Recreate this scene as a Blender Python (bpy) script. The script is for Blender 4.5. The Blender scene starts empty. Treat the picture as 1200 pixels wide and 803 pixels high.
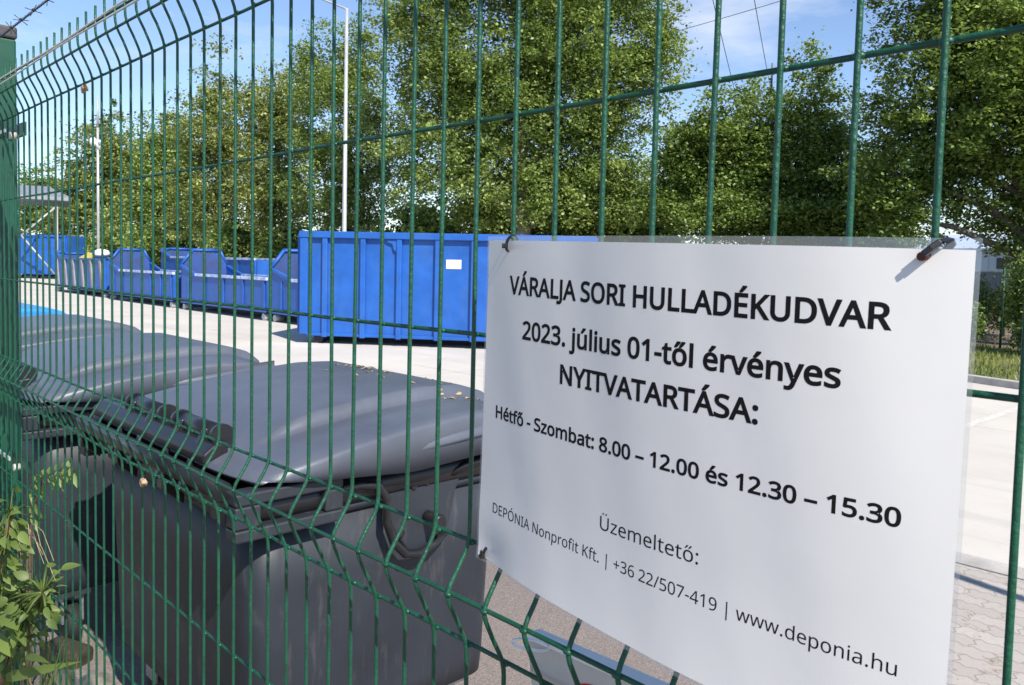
import bpy, bmesh, math, random
import numpy as np
from mathutils import Vector, Matrix, noise

random.seed(7)
rng = np.random.default_rng(7)
sc = bpy.context.scene
col = sc.collection

# ------------------------------------------------------------------ camera
CZ = 1.70                                   # height of the fence's reference wire above the yard
YAW, PIT, ROL = .7716, .0577, .0238
F_PX, CX, CY = 944.4, 600.0, 365.57
fwd = Vector((-math.cos(YAW)*math.cos(PIT), math.sin(YAW)*math.cos(PIT), -math.sin(PIT)))
r0 = fwd.cross(Vector((0, 0, 1))).normalized()
u0 = r0.cross(fwd)
rgt = r0*math.cos(ROL) + u0*math.sin(ROL)
upv = -r0*math.sin(ROL) + u0*math.cos(ROL)
EYE = Vector((0, -.5019, CZ+.0659))
cam_d = bpy.data.cameras.new('camera')
cam = bpy.data.objects.new('camera', cam_d)
col.objects.link(cam)
m = Matrix((rgt, upv, -fwd)).transposed().to_4x4()
m.translation = EYE
cam.matrix_world = m
cam_d.sensor_fit = 'HORIZONTAL'
cam_d.sensor_width = 36
cam_d.lens = 36*F_PX/1200
cam_d.shift_y = -(401.5-CY)/1200
cam_d.clip_start = .02
cam_d.clip_end = 3000
cam_d.dof.use_dof = True
cam_d.dof.focus_distance = 1.15
cam_d.dof.aperture_fstop = 40
sc.camera = cam

# ------------------------------------------------------------------ sky and sun
SUN = Vector((1, -.235, 1.0)).normalized()   # direction towards the sun
EL = math.asin(SUN.z)
world = bpy.data.worlds.new('World')
sc.world = world
world.use_nodes = True
wn, wl = world.node_tree.nodes, world.node_tree.links
bg = wn['Background']
sky = wn.new('ShaderNodeTexSky')
sky.sky_type = 'NISHITA'
sky.sun_disc = False
sky.sun_elevation = EL
sky.sun_rotation = math.atan2(SUN.x, SUN.y)
sky.air_density = 1.0
sky.dust_density = .15
sky.ozone_density = 3.0
bg.inputs['Strength'].default_value = .105
tc = wn.new('ShaderNodeTexCoord')
mp = wn.new('ShaderNodeMapping')
mp.inputs['Scale'].default_value = (1.6, 1.6, 5.5)
nz = wn.new('ShaderNodeTexNoise')
nz.inputs['Scale'].default_value = 2.3
nz.inputs['Detail'].default_value = 8
nz.inputs['Roughness'].default_value = .62
wl.new(tc.outputs['Generated'], mp.inputs['Vector'])
wl.new(mp.outputs['Vector'], nz.inputs['Vector'])
# one thin bank of cloud low in the sky, plus a faint veil
dist = wn.new('ShaderNodeVectorMath'); dist.operation = 'DISTANCE'
cdir = Vector((-.50, .80, .335))
wl.new(tc.outputs['Generated'], dist.inputs[0])
dist.inputs[1].default_value = cdir
mr0 = wn.new('ShaderNodeMapRange')
mr0.inputs['From Min'].default_value = .02; mr0.inputs['From Max'].default_value = .17
mr0.inputs['To Min'].default_value = .26; mr0.inputs['To Max'].default_value = 0
wl.new(dist.outputs['Value'], mr0.inputs['Value'])
ad = wn.new('ShaderNodeMath'); ad.operation = 'ADD'
wl.new(nz.outputs['Fac'], ad.inputs[0]); wl.new(mr0.outputs['Result'], ad.inputs[1])
mr1 = wn.new('ShaderNodeMapRange')
mr1.inputs['From Min'].default_value = .58; mr1.inputs['From Max'].default_value = .95
mr1.inputs['To Min'].default_value = 0; mr1.inputs['To Max'].default_value = .8
wl.new(ad.outputs[0], mr1.inputs['Value'])
mx = wn.new('ShaderNodeMix'); mx.data_type = 'RGBA'
wl.new(mr1.outputs['Result'], mx.inputs['Factor'])
tn = wn.new('ShaderNodeMix'); tn.data_type = 'RGBA'; tn.blend_type = 'MULTIPLY'
tn.inputs['Factor'].default_value = 1
tn.inputs['B'].default_value = (1.0, .98, 1.03, 1)
wl.new(sky.outputs['Color'], tn.inputs['A'])
wl.new(tn.outputs['Result'], mx.inputs['A'])
mx.inputs['B'].default_value = (5.6, 5.8, 6.2, 1)
wl.new(mx.outputs['Result'], bg.inputs['Color'])

sun_d = bpy.data.lights.new('sun', 'SUN')
sun_d.energy = 4.2
sun_d.angle = math.radians(.55)
sun_d.color = (1, .94, .85)
sun = bpy.data.objects.new('sun', sun_d)
sun.rotation_euler = (-SUN).to_track_quat('-Z', 'Y').to_euler()
sun.location = (8, -4, 12)
col.objects.link(sun)

sc.view_settings.view_transform = 'Standard'
sc.view_settings.look = 'None'
sc.view_settings.exposure = .8
sc.view_settings.gamma = 1
sc.view_settings.use_curve_mapping = False
sc.cycles.max_bounces = 8
sc.cycles.transparent_max_bounces = 12
sc.cycles.use_denoising = True


# ------------------------------------------------------------------ helpers
def ray(px, py):
    return fwd + rgt*((px-CX)/F_PX) - upv*((py-CY)/F_PX)


def at(px, py, d):
    """the point seen at a photo pixel at horizontal distance d"""
    v = ray(px, py)
    return EYE + v*(d/math.hypot(v.x, v.y))


def on_y(px, py, Y):
    v = ray(px, py)
    return EYE + v*((Y-EYE.y)/v.y)


def on_z(px, py, Z):
    v = ray(px, py)
    return EYE + v*((Z-EYE.z)/v.z)


class MB:
    """collects shapes, then links them as ONE mesh object"""
    def __init__(s):
        s.v, s.f, s.sm = [], [], []

    def add(s, vs, fs, smooth=False):
        b = len(s.v)
        s.v += [tuple(v) for v in vs]
        s.f += [tuple(i+b for i in f) for f in fs]
        s.sm += [smooth]*len(fs)
        return s

    def box(s, lo, hi, M=None):
        x0, y0, z0 = lo; x1, y1, z1 = hi
        vs = [Vector(p) for p in ((x0,y0,z0),(x1,y0,z0),(x1,y1,z0),(x0,y1,z0),(x0,y0,z1),(x1,y0,z1),(x1,y1,z1),(x0,y1,z1))]
        if M: vs = [M @ v for v in vs]
        return s.add(vs, [(0,3,2,1),(4,5,6,7),(0,1,5,4),(1,2,6,5),(2,3,7,6),(3,0,4,7)])

    def prism(s, pts, axis, a, b):
        """polygon extruded along axis ('x','y','z') from a to b"""
        def mk(p, t):
            return {'x': (t, p[0], p[1]), 'y': (p[0], t, p[1]), 'z': (p[0], p[1], t)}[axis]
        n = len(pts)
        vs = [mk(p, a) for p in pts]+[mk(p, b) for p in pts]
        fs = [tuple(range(n)), tuple(range(2*n-1, n-1, -1))]+[(i, (i+1) % n, n+(i+1) % n, n+i) for i in range(n)]
        return s.add(vs, fs)

    def tube(s, pts, r, n=8, cap=True):
        pts = [Vector(p) for p in pts]
        rs = r if isinstance(r, (list, tuple)) else [r]*len(pts)
        vs, fs = [], []
        t0 = (pts[1]-pts[0]).normalized()
        a = Vector((0, 0, 1)) if abs(t0.z) < .9 else Vector((1, 0, 0))
        nrm = t0.cross(a).normalized()
        for i, p in enumerate(pts):
            if i == 0: t = t0
            elif i == len(pts)-1: t = (pts[i]-pts[i-1]).normalized()
            else: t = ((pts[i+1]-pts[i]).normalized()+(pts[i]-pts[i-1]).normalized()).normalized()
            nrm = (nrm-t*nrm.dot(t)).normalized()
            bn = t.cross(nrm)
            for k in range(n):
                an = 2*math.pi*k/n
                vs.append(p+(nrm*math.cos(an)+bn*math.sin(an))*rs[i])
        for i in range(len(pts)-1):
            for k in range(n):
                k2 = (k+1) % n
                fs.append((i*n+k, i*n+k2, (i+1)*n+k2, (i+1)*n+k))
        s.add(vs, fs, True)
        if cap:
            b = len(s.v)-len(vs)
            s.f += [tuple(b+k for k in range(n-1, -1, -1)), tuple(b+(len(pts)-1)*n+k for k in range(n))]
            s.sm += [False, False]
        return s

    def cyl(s, a, b, r, n=16):
        return s.tube([a, b], r, n)

    def build(s, name, mat, parent=None, bevel=0, auto=False):
        me = bpy.data.meshes.new(name)
        me.from_pydata(s.v, [], s.f)
        me.polygons.foreach_set('use_smooth', s.sm)
        bm = bmesh.new(); bm.from_mesh(me)
        bmesh.ops.recalc_face_normals(bm, faces=bm.faces)
        bm.to_mesh(me); bm.free()
        me.update()
        me.materials.append(mat)
        o = bpy.data.objects.new(name, me)
        col.objects.link(o)
        if parent: o.parent = parent
        if bevel:
            b = o.modifiers.new('bevel', 'BEVEL'); b.width = bevel; b.segments = 2; b.limit_method = 'ANGLE'
        return o


def tag(o, label=None, cat=None, group=None, kind=None):
    if label: o['label'] = label
    if cat: o['category'] = cat
    if group: o['group'] = group
    if kind: o['kind'] = kind
    return o


def empty(name, loc, label, cat, group=None, rz=0):
    o = bpy.data.objects.new(name, None)
    o.location = loc
    o.rotation_euler = (0, 0, rz)
    o.empty_display_size = .2
    col.objects.link(o)
    return tag(o, label, cat, group)


def children(o):
    return [c for c in bpy.data.objects if c.parent == o]


def copy_tree(o, parent=None):
    c = o.copy()
    col.objects.link(c)
    if parent: c.parent = parent
    for ch in children(o):
        copy_tree(ch, c)
    return c


# ------------------------------------------------------------------ materials
def mat(name, base, rough=.5, metal=0, var=.0, vscale=8, bump=0, bscale=60, coat=0, spec=.5, tint=None, detail=5):
    m = bpy.data.materials.new(name)
    m.use_nodes = True
    n, l = m.node_tree.nodes, m.node_tree.links
    p = n['Principled BSDF']
    p.inputs['Base Color'].default_value = (*base, 1)
    p.inputs['Roughness'].default_value = rough
    p.inputs['Metallic'].default_value = metal
    p.inputs['Coat Weight'].default_value = coat
    p.inputs['Specular IOR Level'].default_value = spec
    t = n.new('ShaderNodeTexCoord')
    if var:
        a = n.new('ShaderNodeTexNoise')
        a.inputs['Scale'].default_value = vscale; a.inputs['Detail'].default_value = detail; a.inputs['Roughness'].default_value = .6
        l.new(t.outputs['Object'], a.inputs['Vector'])
        r = n.new('ShaderNodeValToRGB')
        t2 = tint or tuple(c*(1-var) for c in base)
        hi = tuple(min(1, c*(1+var*.6)) for c in base)
        r.color_ramp.elements[0].position = .3; r.color_ramp.elements[0].color = (*t2, 1)
        r.color_ramp.elements[1].position = .7; r.color_ramp.elements[1].color = (*hi, 1)
        l.new(a.outputs['Fac'], r.inputs['Fac'])
        l.new(r.outputs['Color'], p.inputs['Base Color'])
        rr = n.new('ShaderNodeMapRange')
        rr.inputs['To Min'].default_value = max(0, rough-.1); rr.inputs['To Max'].default_value = min(1, rough+.12)
        l.new(a.outputs['Fac'], rr.inputs['Value']); l.new(rr.outputs['Result'], p.inputs['Roughness'])
    if bump:
        b = n.new('ShaderNodeTexNoise')
        b.inputs['Scale'].default_value = bscale; b.inputs['Detail'].default_value = 4
        l.new(t.outputs['Object'], b.inputs['Vector'])
        bp = n.new('ShaderNodeBump'); bp.inputs['Strength'].default_value = bump; bp.inputs['Distance'].default_value = .01
        l.new(b.outputs['Fac'], bp.inputs['Height']); l.new(bp.outputs['Normal'], p.inputs['Normal'])
    return m


M = {}
M['wire'] = mat('green_coating', (.003, .068, .034), .44, var=.35, vscale=30, bump=.2, bscale=250)
M['post'] = mat('green_post_coating', (.003, .060, .033), .45, var=.35, vscale=9)
M['cap'] = mat('grey_plastic', (.055, .052, .06), .5, var=.2, vscale=30)
M['steel'] = mat('galvanised_steel', (.45, .46, .47), .38, .75, var=.25, vscale=30)
M['pale_wire'] = mat('pale_wire', (.62, .62, .56), .4, .3, var=.2, vscale=60)
M['dark_wire'] = mat('weathered_wire', (.09, .09, .10), .5, .6, var=.3, vscale=60)
M['black'] = mat('black_plastic', (.012, .012, .014), .38, var=.3, vscale=40)
M['white'] = mat('white_plastic', (.78, .78, .76), .4, var=.08, vscale=20)
M['red'] = mat('red_print', (.62, .02, .02), .4, var=.15, vscale=20)
M['bluepaint'] = mat('blue_paint', (.012, .100, .40), .45, var=.2, vscale=2.2, bump=.06, bscale=12)
M['bluepaint_dark'] = mat('deep_blue_paint', (.011, .096, .40), .5, var=.22, vscale=2.0, bump=.06, bscale=12)
M['bulkhead_blue'] = mat('dull_blue_paint', (.016, .062, .24), .65, var=.4, vscale=3, tint=(.04, .05, .10))  # darker, greyer blue for the skip bulkheads
M['rim'] = mat('worn_sunlit_rim', (.58, .64, .74), .42, .1, var=.35, vscale=6, tint=(.12, .22, .55))  # sun on the top edges put into the colour, with some wear
M['sun_stripe'] = mat('sun_stripe_grey', (.22, .21, .215), .6, var=.3, vscale=3)  # colour of the sunlit stripes between rib shadows
M['under'] = mat('dark_underframe', (.02, .022, .03), .7, var=.3, vscale=5)
M['ink'] = mat('black_ink', (.007, .006, .007), .6, spec=.15)
M['sign'] = mat('warm_white_plastic', (.60, .56, .51), .5, var=.1, vscale=14)  # white toned warmer and darker to offset the blue sky light
M['peg'] = mat('dull_red_plastic', (.07, .012, .012), .5, var=.2, vscale=40)
M['yellow'] = mat('yellow_board', (.72, .58, .06), .5, var=.15, vscale=4)
M['lampgrey'] = mat('pole_grey', (.42, .43, .44), .45, .2, var=.12, vscale=3)
M['roofsheet'] = mat('grey_roof_sheet', (.25, .265, .30), .5, .2, var=.2, vscale=2)
M['bark'] = mat('bark', (.12, .10, .08), .85, var=.45, vscale=6, bump=.6, bscale=18)
M['palebark'] = mat('pale_bark', (.26, .24, .20), .8, var=.5, vscale=4, bump=.4, bscale=14)
M['stem'] = mat('reddish_stem', (.24, .13, .07), .6, var=.35, vscale=40)
M['straw'] = mat('dry_straw', (.42, .32, .18), .7, var=.3, vscale=30)
M['shell'] = mat('snail_shell', (.42, .27, .16), .35, var=.5, vscale=180)
M['brick'] = mat('brown_clay', (.05, .034, .02), .8, var=.5, vscale=14, bump=.4, bscale=40)
M['stone'] = mat('pale_stone', (.2, .18, .15), .85, var=.3, vscale=14, bump=.5, bscale=40)
M['waste'] = mat('brown_waste', (.14, .085, .05), .9, var=.55, vscale=5, bump=.8, bscale=12)
M['bluelid'] = mat('blue_lid', (.03, .22, .62), .35, var=.12, vscale=4)
M['wall'] = mat('far_wall', (.16, .17, .2), .8, var=.2, vscale=.6)
M['kerb'] = mat('kerb_concrete', (.42, .39, .36), .85, var=.25, vscale=5, bump=.3, bscale=60)
M['soil'] = mat('bare_soil', (.16, .115, .075), .95, var=.5, vscale=1.3, bump=.6, bscale=20)


def add_wear(m, colour, scale, lo, hi, amount, stretch=(1, 1, .35), detail=9):
    """patches of another colour (rust, dust, scrapes) laid into a paint"""
    n, l = m.node_tree.nodes, m.node_tree.links
    p = n['Principled BSDF']
    t = [x for x in n if x.type == 'TEX_COORD'][0]
    a = n.new('ShaderNodeMapping'); a.inputs['Scale'].default_value = stretch; a.inputs['Location'].default_value = (scale, 3.1, 7.7)
    z = n.new('ShaderNodeTexNoise'); z.inputs['Scale'].default_value = scale; z.inputs['Detail'].default_value = detail; z.inputs['Roughness'].default_value = .75
    l.new(t.outputs['Object'], a.inputs['Vector']); l.new(a.outputs['Vector'], z.inputs['Vector'])
    r = n.new('ShaderNodeMapRange'); r.inputs['From Min'].default_value = lo; r.inputs['From Max'].default_value = hi; r.inputs['To Max'].default_value = amount
    l.new(z.outputs['Fac'], r.inputs['Value'])
    x = n.new('ShaderNodeMix'); x.data_type = 'RGBA'
    src = p.inputs['Base Color'].links[0].from_socket
    l.new(r.outputs['Result'], x.inputs['Factor']); l.new(src, x.inputs['A']); x.inputs['B'].default_value = (*colour, 1)
    l.new(x.outputs['Result'], p.inputs['Base Color'])


for k_ in ('bluepaint', 'bluepaint_dark'):
    add_wear(M[k_], (.05, .13, .34), 1.6, .48, .75, .6)
    add_wear(M[k_], (.10, .045, .02), 4.5, .66, .72, .75, (1, 1, .5))
add_wear(M['post'], (.012, .085, .052), 14, .52, .7, .5)
add_wear(M['wire'], (.022, .10, .065), 55, .58, .66, .35, (1, 1, 1), 4)
add_wear(M['rim'], (.10, .05, .03), 5, .6, .68, .6, (1, 1, 1))
add_wear(M['lampgrey'], (.28, .25, .22), 3, .56, .72, .5)


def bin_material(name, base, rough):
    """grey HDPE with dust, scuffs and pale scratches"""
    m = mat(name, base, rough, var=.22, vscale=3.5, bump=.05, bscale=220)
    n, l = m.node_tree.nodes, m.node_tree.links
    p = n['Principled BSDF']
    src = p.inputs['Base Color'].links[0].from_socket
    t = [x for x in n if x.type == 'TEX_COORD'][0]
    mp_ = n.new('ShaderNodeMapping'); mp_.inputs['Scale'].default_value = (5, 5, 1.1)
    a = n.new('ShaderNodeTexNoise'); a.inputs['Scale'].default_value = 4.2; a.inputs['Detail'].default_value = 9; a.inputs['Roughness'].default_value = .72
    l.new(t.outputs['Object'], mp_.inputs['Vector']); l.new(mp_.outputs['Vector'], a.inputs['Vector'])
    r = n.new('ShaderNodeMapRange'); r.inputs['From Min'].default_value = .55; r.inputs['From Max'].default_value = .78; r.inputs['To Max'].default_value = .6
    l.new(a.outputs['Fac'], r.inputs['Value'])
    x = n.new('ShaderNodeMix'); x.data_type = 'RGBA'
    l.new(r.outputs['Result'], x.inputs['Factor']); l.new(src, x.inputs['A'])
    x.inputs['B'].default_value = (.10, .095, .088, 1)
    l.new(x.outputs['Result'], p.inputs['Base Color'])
    return m


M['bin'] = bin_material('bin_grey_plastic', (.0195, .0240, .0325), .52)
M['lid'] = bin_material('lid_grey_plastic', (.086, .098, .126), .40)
M['bindark'] = mat('bin_dark_fittings', (.012, .012, .014), .34, var=.3, vscale=14)
M['rubber'] = mat('rubber', (.015, .015, .015), .7, var=.2, vscale=20)


def paper_material():
    m = mat('printed_paper', (.67, .655, .640), .45, var=.03, vscale=9, coat=.4, spec=.35)
    p = m.node_tree.nodes['Principled BSDF']
    p.inputs['Coat Roughness'].default_value = .22
    n, l = m.node_tree.nodes, m.node_tree.links
    t = [x for x in n if x.type == 'TEX_COORD'][0]
    mp_ = n.new('ShaderNodeMapping'); mp_.inputs['Scale'].default_value = (1, 1, .7)
    b = n.new('ShaderNodeTexNoise'); b.inputs['Scale'].default_value = 26; b.inputs['Detail'].default_value = 5
    l.new(t.outputs['Object'], mp_.inputs['Vector']); l.new(mp_.outputs['Vector'], b.inputs['Vector'])
    bp = n.new('ShaderNodeBump'); bp.inputs['Strength'].default_value = .05; bp.inputs['Distance'].default_value = .006
    l.new(b.outputs['Fac'], bp.inputs['Height'])
    l.new(bp.outputs['Normal'], p.inputs['Normal']); l.new(bp.outputs['Normal'], p.inputs['Coat Normal'])
    return m


def film_material():
    m = bpy.data.materials.new('clear_laminate_film')
    m.use_nodes = True
    n, l = m.node_tree.nodes, m.node_tree.links
    n.remove(n['Principled BSDF'])
    o = n['Material Output']
    tr = n.new('ShaderNodeBsdfTransparent'); tr.inputs['Color'].default_value = (.9, .92, .95, 1)
    gl = n.new('ShaderNodeBsdfGlossy'); gl.inputs['Roughness'].default_value = .12
    df = n.new('ShaderNodeBsdfDiffuse'); df.inputs['Color'].default_value = (.75, .78, .85, 1)
    m1 = n.new('ShaderNodeMixShader'); m1.inputs[0].default_value = .45
    m2 = n.new('ShaderNodeMixShader'); m2.inputs[0].default_value = .2
    l.new(gl.outputs[0], m1.inputs[1]); l.new(df.outputs[0], m1.inputs[2])
    l.new(tr.outputs[0], m2.inputs[1]); l.new(m1.outputs[0], m2.inputs[2])
    l.new(m2.outputs[0], o.inputs['Surface'])
    return m


M['paper'] = paper_material()
M['film'] = film_material()


def leaf_material(name, dark, light, trans=.36, rough=.45):
    m = bpy.data.materials.new(name)
    m.use_nodes = True
    n, l = m.node_tree.nodes, m.node_tree.links
    p = n['Principled BSDF']
    at_ = n.new('ShaderNodeAttribute'); at_.attribute_name = 'leaf_tint'
    r = n.new('ShaderNodeValToRGB')
    r.color_ramp.elements[0].color = (*dark, 1)
    r.color_ramp.elements[1].color = (*light, 1)
    l.new(at_.outputs['Fac'], r.inputs['Fac'])
    l.new(r.outputs['Color'], p.inputs['Base Color'])
    p.inputs['Roughness'].default_value = rough
    t = n.new('ShaderNodeBsdfTranslucent')
    hs = n.new('ShaderNodeHueSaturation'); hs.inputs['Value'].default_value = 1.25; hs.inputs['Saturation'].default_value = 1.1
    l.new(r.outputs['Color'], hs.inputs['Color']); l.new(hs.outputs['Color'], t.inputs['Color'])
    x = n.new('ShaderNodeMixShader'); x.inputs[0].default_value = trans
    l.new(p.outputs[0], x.inputs[1]); l.new(t.outputs[0], x.inputs[2])
    l.new(x.outputs[0], n['Material Output'].inputs['Surface'])
    return m


M['leaf_poplar'] = leaf_material('poplar_leaf', (.090, .148, .030), (.40, .49, .15))
M['leaf_olive'] = leaf_material('olive_leaf', (.105, .148, .030), (.44, .48, .16))
M['leaf_dark'] = leaf_material('deep_green_leaf', (.062, .112, .022), (.34, .44, .11))
M['leaf_weed'] = leaf_material('weed_leaf', (.055, .10, .018), (.19, .26, .06), .38, .5)
M['leaf_shrub'] = leaf_material('shrub_leaf', (.06, .10, .02), (.22, .26, .06))
M['grassblade'] = leaf_material('grass_blade', (.10, .15, .03), (.34, .36, .10))


def ground_material(kind):
    m = bpy.data.materials.new(kind)
    m.use_nodes = True
    n, l = m.node_tree.nodes, m.node_tree.links
    p = n['Principled BSDF']
    t = n.new('ShaderNodeTexCoord')

    def N(scale, detail=5, rough=.6, vec=None):
        a = n.new('ShaderNodeTexNoise')
        a.inputs['Scale'].default_value = scale; a.inputs['Detail'].default_value = detail; a.inputs['Roughness'].default_value = rough
        l.new(vec or t.outputs['Object'], a.inputs['Vector'])
        return a.outputs['Fac']

    def ramp(fac, stops):
        r = n.new('ShaderNodeValToRGB')
        e = r.color_ramp.elements
        e[0].position, e[0].color = stops[0][0], (*stops[0][1], 1)
        e[1].position, e[1].color = stops[-1][0], (*stops[-1][1], 1)
        for q, c in stops[1:-1]:
            x = e.new(q); x.color = (*c, 1)
        l.new(fac, r.inputs['Fac'])
        return r.outputs['Color']

    def mixc(fac, a, b, mode='MIX'):
        x = n.new('ShaderNodeMix'); x.data_type = 'RGBA'; x.blend_type = mode
        if isinstance(fac, float): x.inputs['Factor'].default_value = fac
        else: l.new(fac, x.inputs['Factor'])
        for s, k in ((a, 'A'), (b, 'B')):
            if isinstance(s, tuple): x.inputs[k].default_value = (*s, 1)
            else: l.new(s, x.inputs[k])
        return x.outputs['Result']

    def bump(fac, st, d):
        b = n.new('ShaderNodeBump'); b.inputs['Strength'].default_value = st; b.inputs['Distance'].default_value = d
        l.new(fac, b.inputs['Height']); l.new(b.outputs['Normal'], p.inputs['Normal'])

    def rng_(fac, a, b, c=0., d=1.):
        x = n.new('ShaderNodeMapRange')
        for k, v in (('From Min', a), ('From Max', b), ('To Min', c), ('To Max', d)): x.inputs[k].default_value = v
        l.new(fac, x.inputs['Value'])
        return x.outputs['Result']

    p.inputs['Roughness'].default_value = .88
    if kind == 'concrete_slab':
        c = ramp(N(.55, 6), [(.3, (.47, .435, .385)), (.7, (.57, .535, .475))])
        c = mixc(rng_(N(9, 8, .7), .55, .8, 0, .5), c, (.40, .37, .33))
        c = mixc(rng_(N(160, 3), .6, .75, 0, .35), c, (.33, .30, .27))
        mp2 = n.new('ShaderNodeMapping'); mp2.inputs['Scale'].default_value = (.10, 2.2, 1); mp2.inputs['Rotation'].default_value = (0, 0, .35)
        l.new(t.outputs['Object'], mp2.inputs['Vector'])
        c = mixc(rng_(N(1.4, 6, .7, mp2.outputs['Vector']), .54, .72, 0, .45), c, (.30, .275, .245))
        c = mixc(rng_(N(.9, 4, .6), .66, .74, 0, .5), c, (.27, .25, .225))
        br = n.new('ShaderNodeTexBrick')
        br.offset = 0; br.inputs['Scale'].default_value = 1
        br.inputs['Mortar Size'].default_value = .006; br.inputs['Brick Width'].default_value = 5.0; br.inputs['Row Height'].default_value = 5.0
        br.inputs['Color1'].default_value = br.inputs['Color2'].default_value = (0, 0, 0, 1); br.inputs['Mortar'].default_value = (1, 1, 1, 1)
        l.new(t.outputs['Object'], br.inputs['Vector'])
        c = mixc(rng_(br.outputs['Fac'], 0, 1, 0, .75), c, (.16, .14, .12))
        l.new(c, p.inputs['Base Color'])
        bump(N(120, 4), .25, .004)
    elif kind == 'asphalt':
        v = n.new('ShaderNodeTexVoronoi'); v.inputs['Scale'].default_value = 210
        l.new(t.outputs['Object'], v.inputs['Vector'])
        sp = n.new('ShaderNodeSeparateColor'); l.new(v.outputs['Color'], sp.inputs['Color'])
        c = ramp(sp.outputs[0], [(.05, (.16, .132, .118)), (.45, (.21, .175, .155)), (.8, (.25, .21, .188)), (1, (.32, .28, .255))])
        c = mixc(rng_(N(1.3, 6), .35, .7, 0, .35), c, (.15, .125, .11))
        l.new(c, p.inputs['Base Color'])
        bump(v.outputs['Distance'], .5, .006)
    elif kind == 'zigzag_paving':
        s = n.new('ShaderNodeSeparateXYZ'); l.new(t.outputs['Object'], s.inputs[0])

        def math_(op, a, b):
            x = n.new('ShaderNodeMath'); x.operation = op
            for i, q in enumerate((a, b)):
                if isinstance(q, (int, float)): x.inputs[i].default_value = q
                else: l.new(q, x.inputs[i])
            return x.outputs[0]
        zx = math_('ADD', s.outputs[0], math_('MULTIPLY', math_('PINGPONG', s.outputs[1], .0375), .62))
        zy = math_('ADD', s.outputs[1], math_('MULTIPLY', math_('PINGPONG', s.outputs[0], .0375), .62))
        cb = n.new('ShaderNodeCombineXYZ'); l.new(zx, cb.inputs[0]); l.new(zy, cb.inputs[1])
        br = n.new('ShaderNodeTexBrick')
        br.offset = .5; br.inputs['Scale'].default_value = 1
        br.inputs['Mortar Size'].default_value = .0045; br.inputs['Mortar Smooth'].default_value = .25
        br.inputs['Brick Width'].default_value = .225; br.inputs['Row Height'].default_value = .1125
        br.inputs['Color1'].default_value = (.36, .325, .29, 1); br.inputs['Color2'].default_value = (.43, .39, .35, 1)
        br.inputs['Mortar'].default_value = (.30, .27, .23, 1)
        l.new(cb.outputs[0], br.inputs['Vector'])
        c = mixc(rng_(N(60, 5, .7), .45, .75, 0, .4), br.outputs['Color'], (.27, .24, .21))
        c = mixc(rng_(N(7.5, 8, .8), .56, .66, 0, .85), c, (.20, .13, .075))
        l.new(c, p.inputs['Base Color'])
        inv = rng_(br.outputs['Fac'], 0, 1, 1, 0)
        bump(inv, .9, .006)
    elif kind == 'earth':
        c = ramp(N(.35, 7, .65), [(.3, (.10, .085, .04)), (.5, (.15, .15, .06)), (.72, (.21, .19, .09))])
        c = mixc(rng_(N(14, 6, .7), .4, .7, 0, .5), c, (.09, .085, .035))
        l.new(c, p.inputs['Base Color'])
        bump(N(30, 6), .7, .03)
    return m


M['concrete'] = ground_material('concrete_slab')
M['asphalt'] = ground_material('asphalt')
M['pavers'] = ground_material('zigzag_paving')
M['earth'] = ground_material('earth')


# ------------------------------------------------------------------ ground
def sheet(name, pts, z, mt, label=None):
    b = MB()
    b.add([(x, y, z) for x, y in pts], [tuple(range(len(pts)))])
    o = b.build(name, mt)
    tag(o, kind='structure')
    return o


sheet('ground', [(-1500, -1500), (1500, -1500), (1500, 1500), (-1500, 1500)], -.03, M['earth'])
sheet('path', [(-30, -9), (14, -9), (14, -.45), (-30, -.45)], .0, M['asphalt'])  # unseen ground, paved to give a neutral bounce of light
EDGE = 5.10                                  # where the concrete slab begins
sheet('asphalt', [(-95, .12), (14, .12), (14, EDGE-.22), (-95, EDGE-.22)], 0, M['asphalt'])
sheet('paving', [(-2.2, 3.05), (13.9, 3.05), (13.9, EDGE-.235), (-2.2, EDGE-.235)], .004, M['pavers'])
KERB_LINE = [(14, 8.2), (-3.2, 13.95), (-4.6, 14.4), (-12, 16.6), (-24, 18.2), (-45, 21), (-95, 30)]
sheet('concrete_yard', [(-95, EDGE), (14, EDGE)]+KERB_LINE, .002, M['concrete'])
# flush kerb stone between paving and slab
b = MB(); b.box((-95, EDGE-.218, -.02), (14, EDGE-.012, .008))
tag(b.build('kerb_strip', M['kerb']), kind='structure')
# raised kerb along the far edge of the slab
b = MB()
for (xa, ya), (xb, yb) in zip(KERB_LINE[:-1], KERB_LINE[1:]):
    d = Vector((xb-xa, yb-ya)); L = d.length; d /= L; nn = Vector((d.y, -d.x))
    if nn.y < 0: nn = -nn
    k = max(1, int(L/1.0))
    for j in range(k):
        p0 = Vector((xa, ya))+d*(L*j/k+.006); p1 = Vector((xa, ya))+d*(L*(j+1)/k-.006)
        q0, q1 = p0+nn*.15, p1+nn*.15
        b.add([(*p0, -.02), (*p1, -.02), (*q1, -.02), (*q0, -.02), (*p0, .12), (*p1, .12), (*q1, .12), (*q0, .12)],
              [(0,3,2,1),(4,5,6,7),(0,1,5,4),(1,2,6,5),(2,3,7,6),(3,0,4,7)])
tag(b.build('kerb', M['kerb'], bevel=.012), kind='structure')
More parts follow.
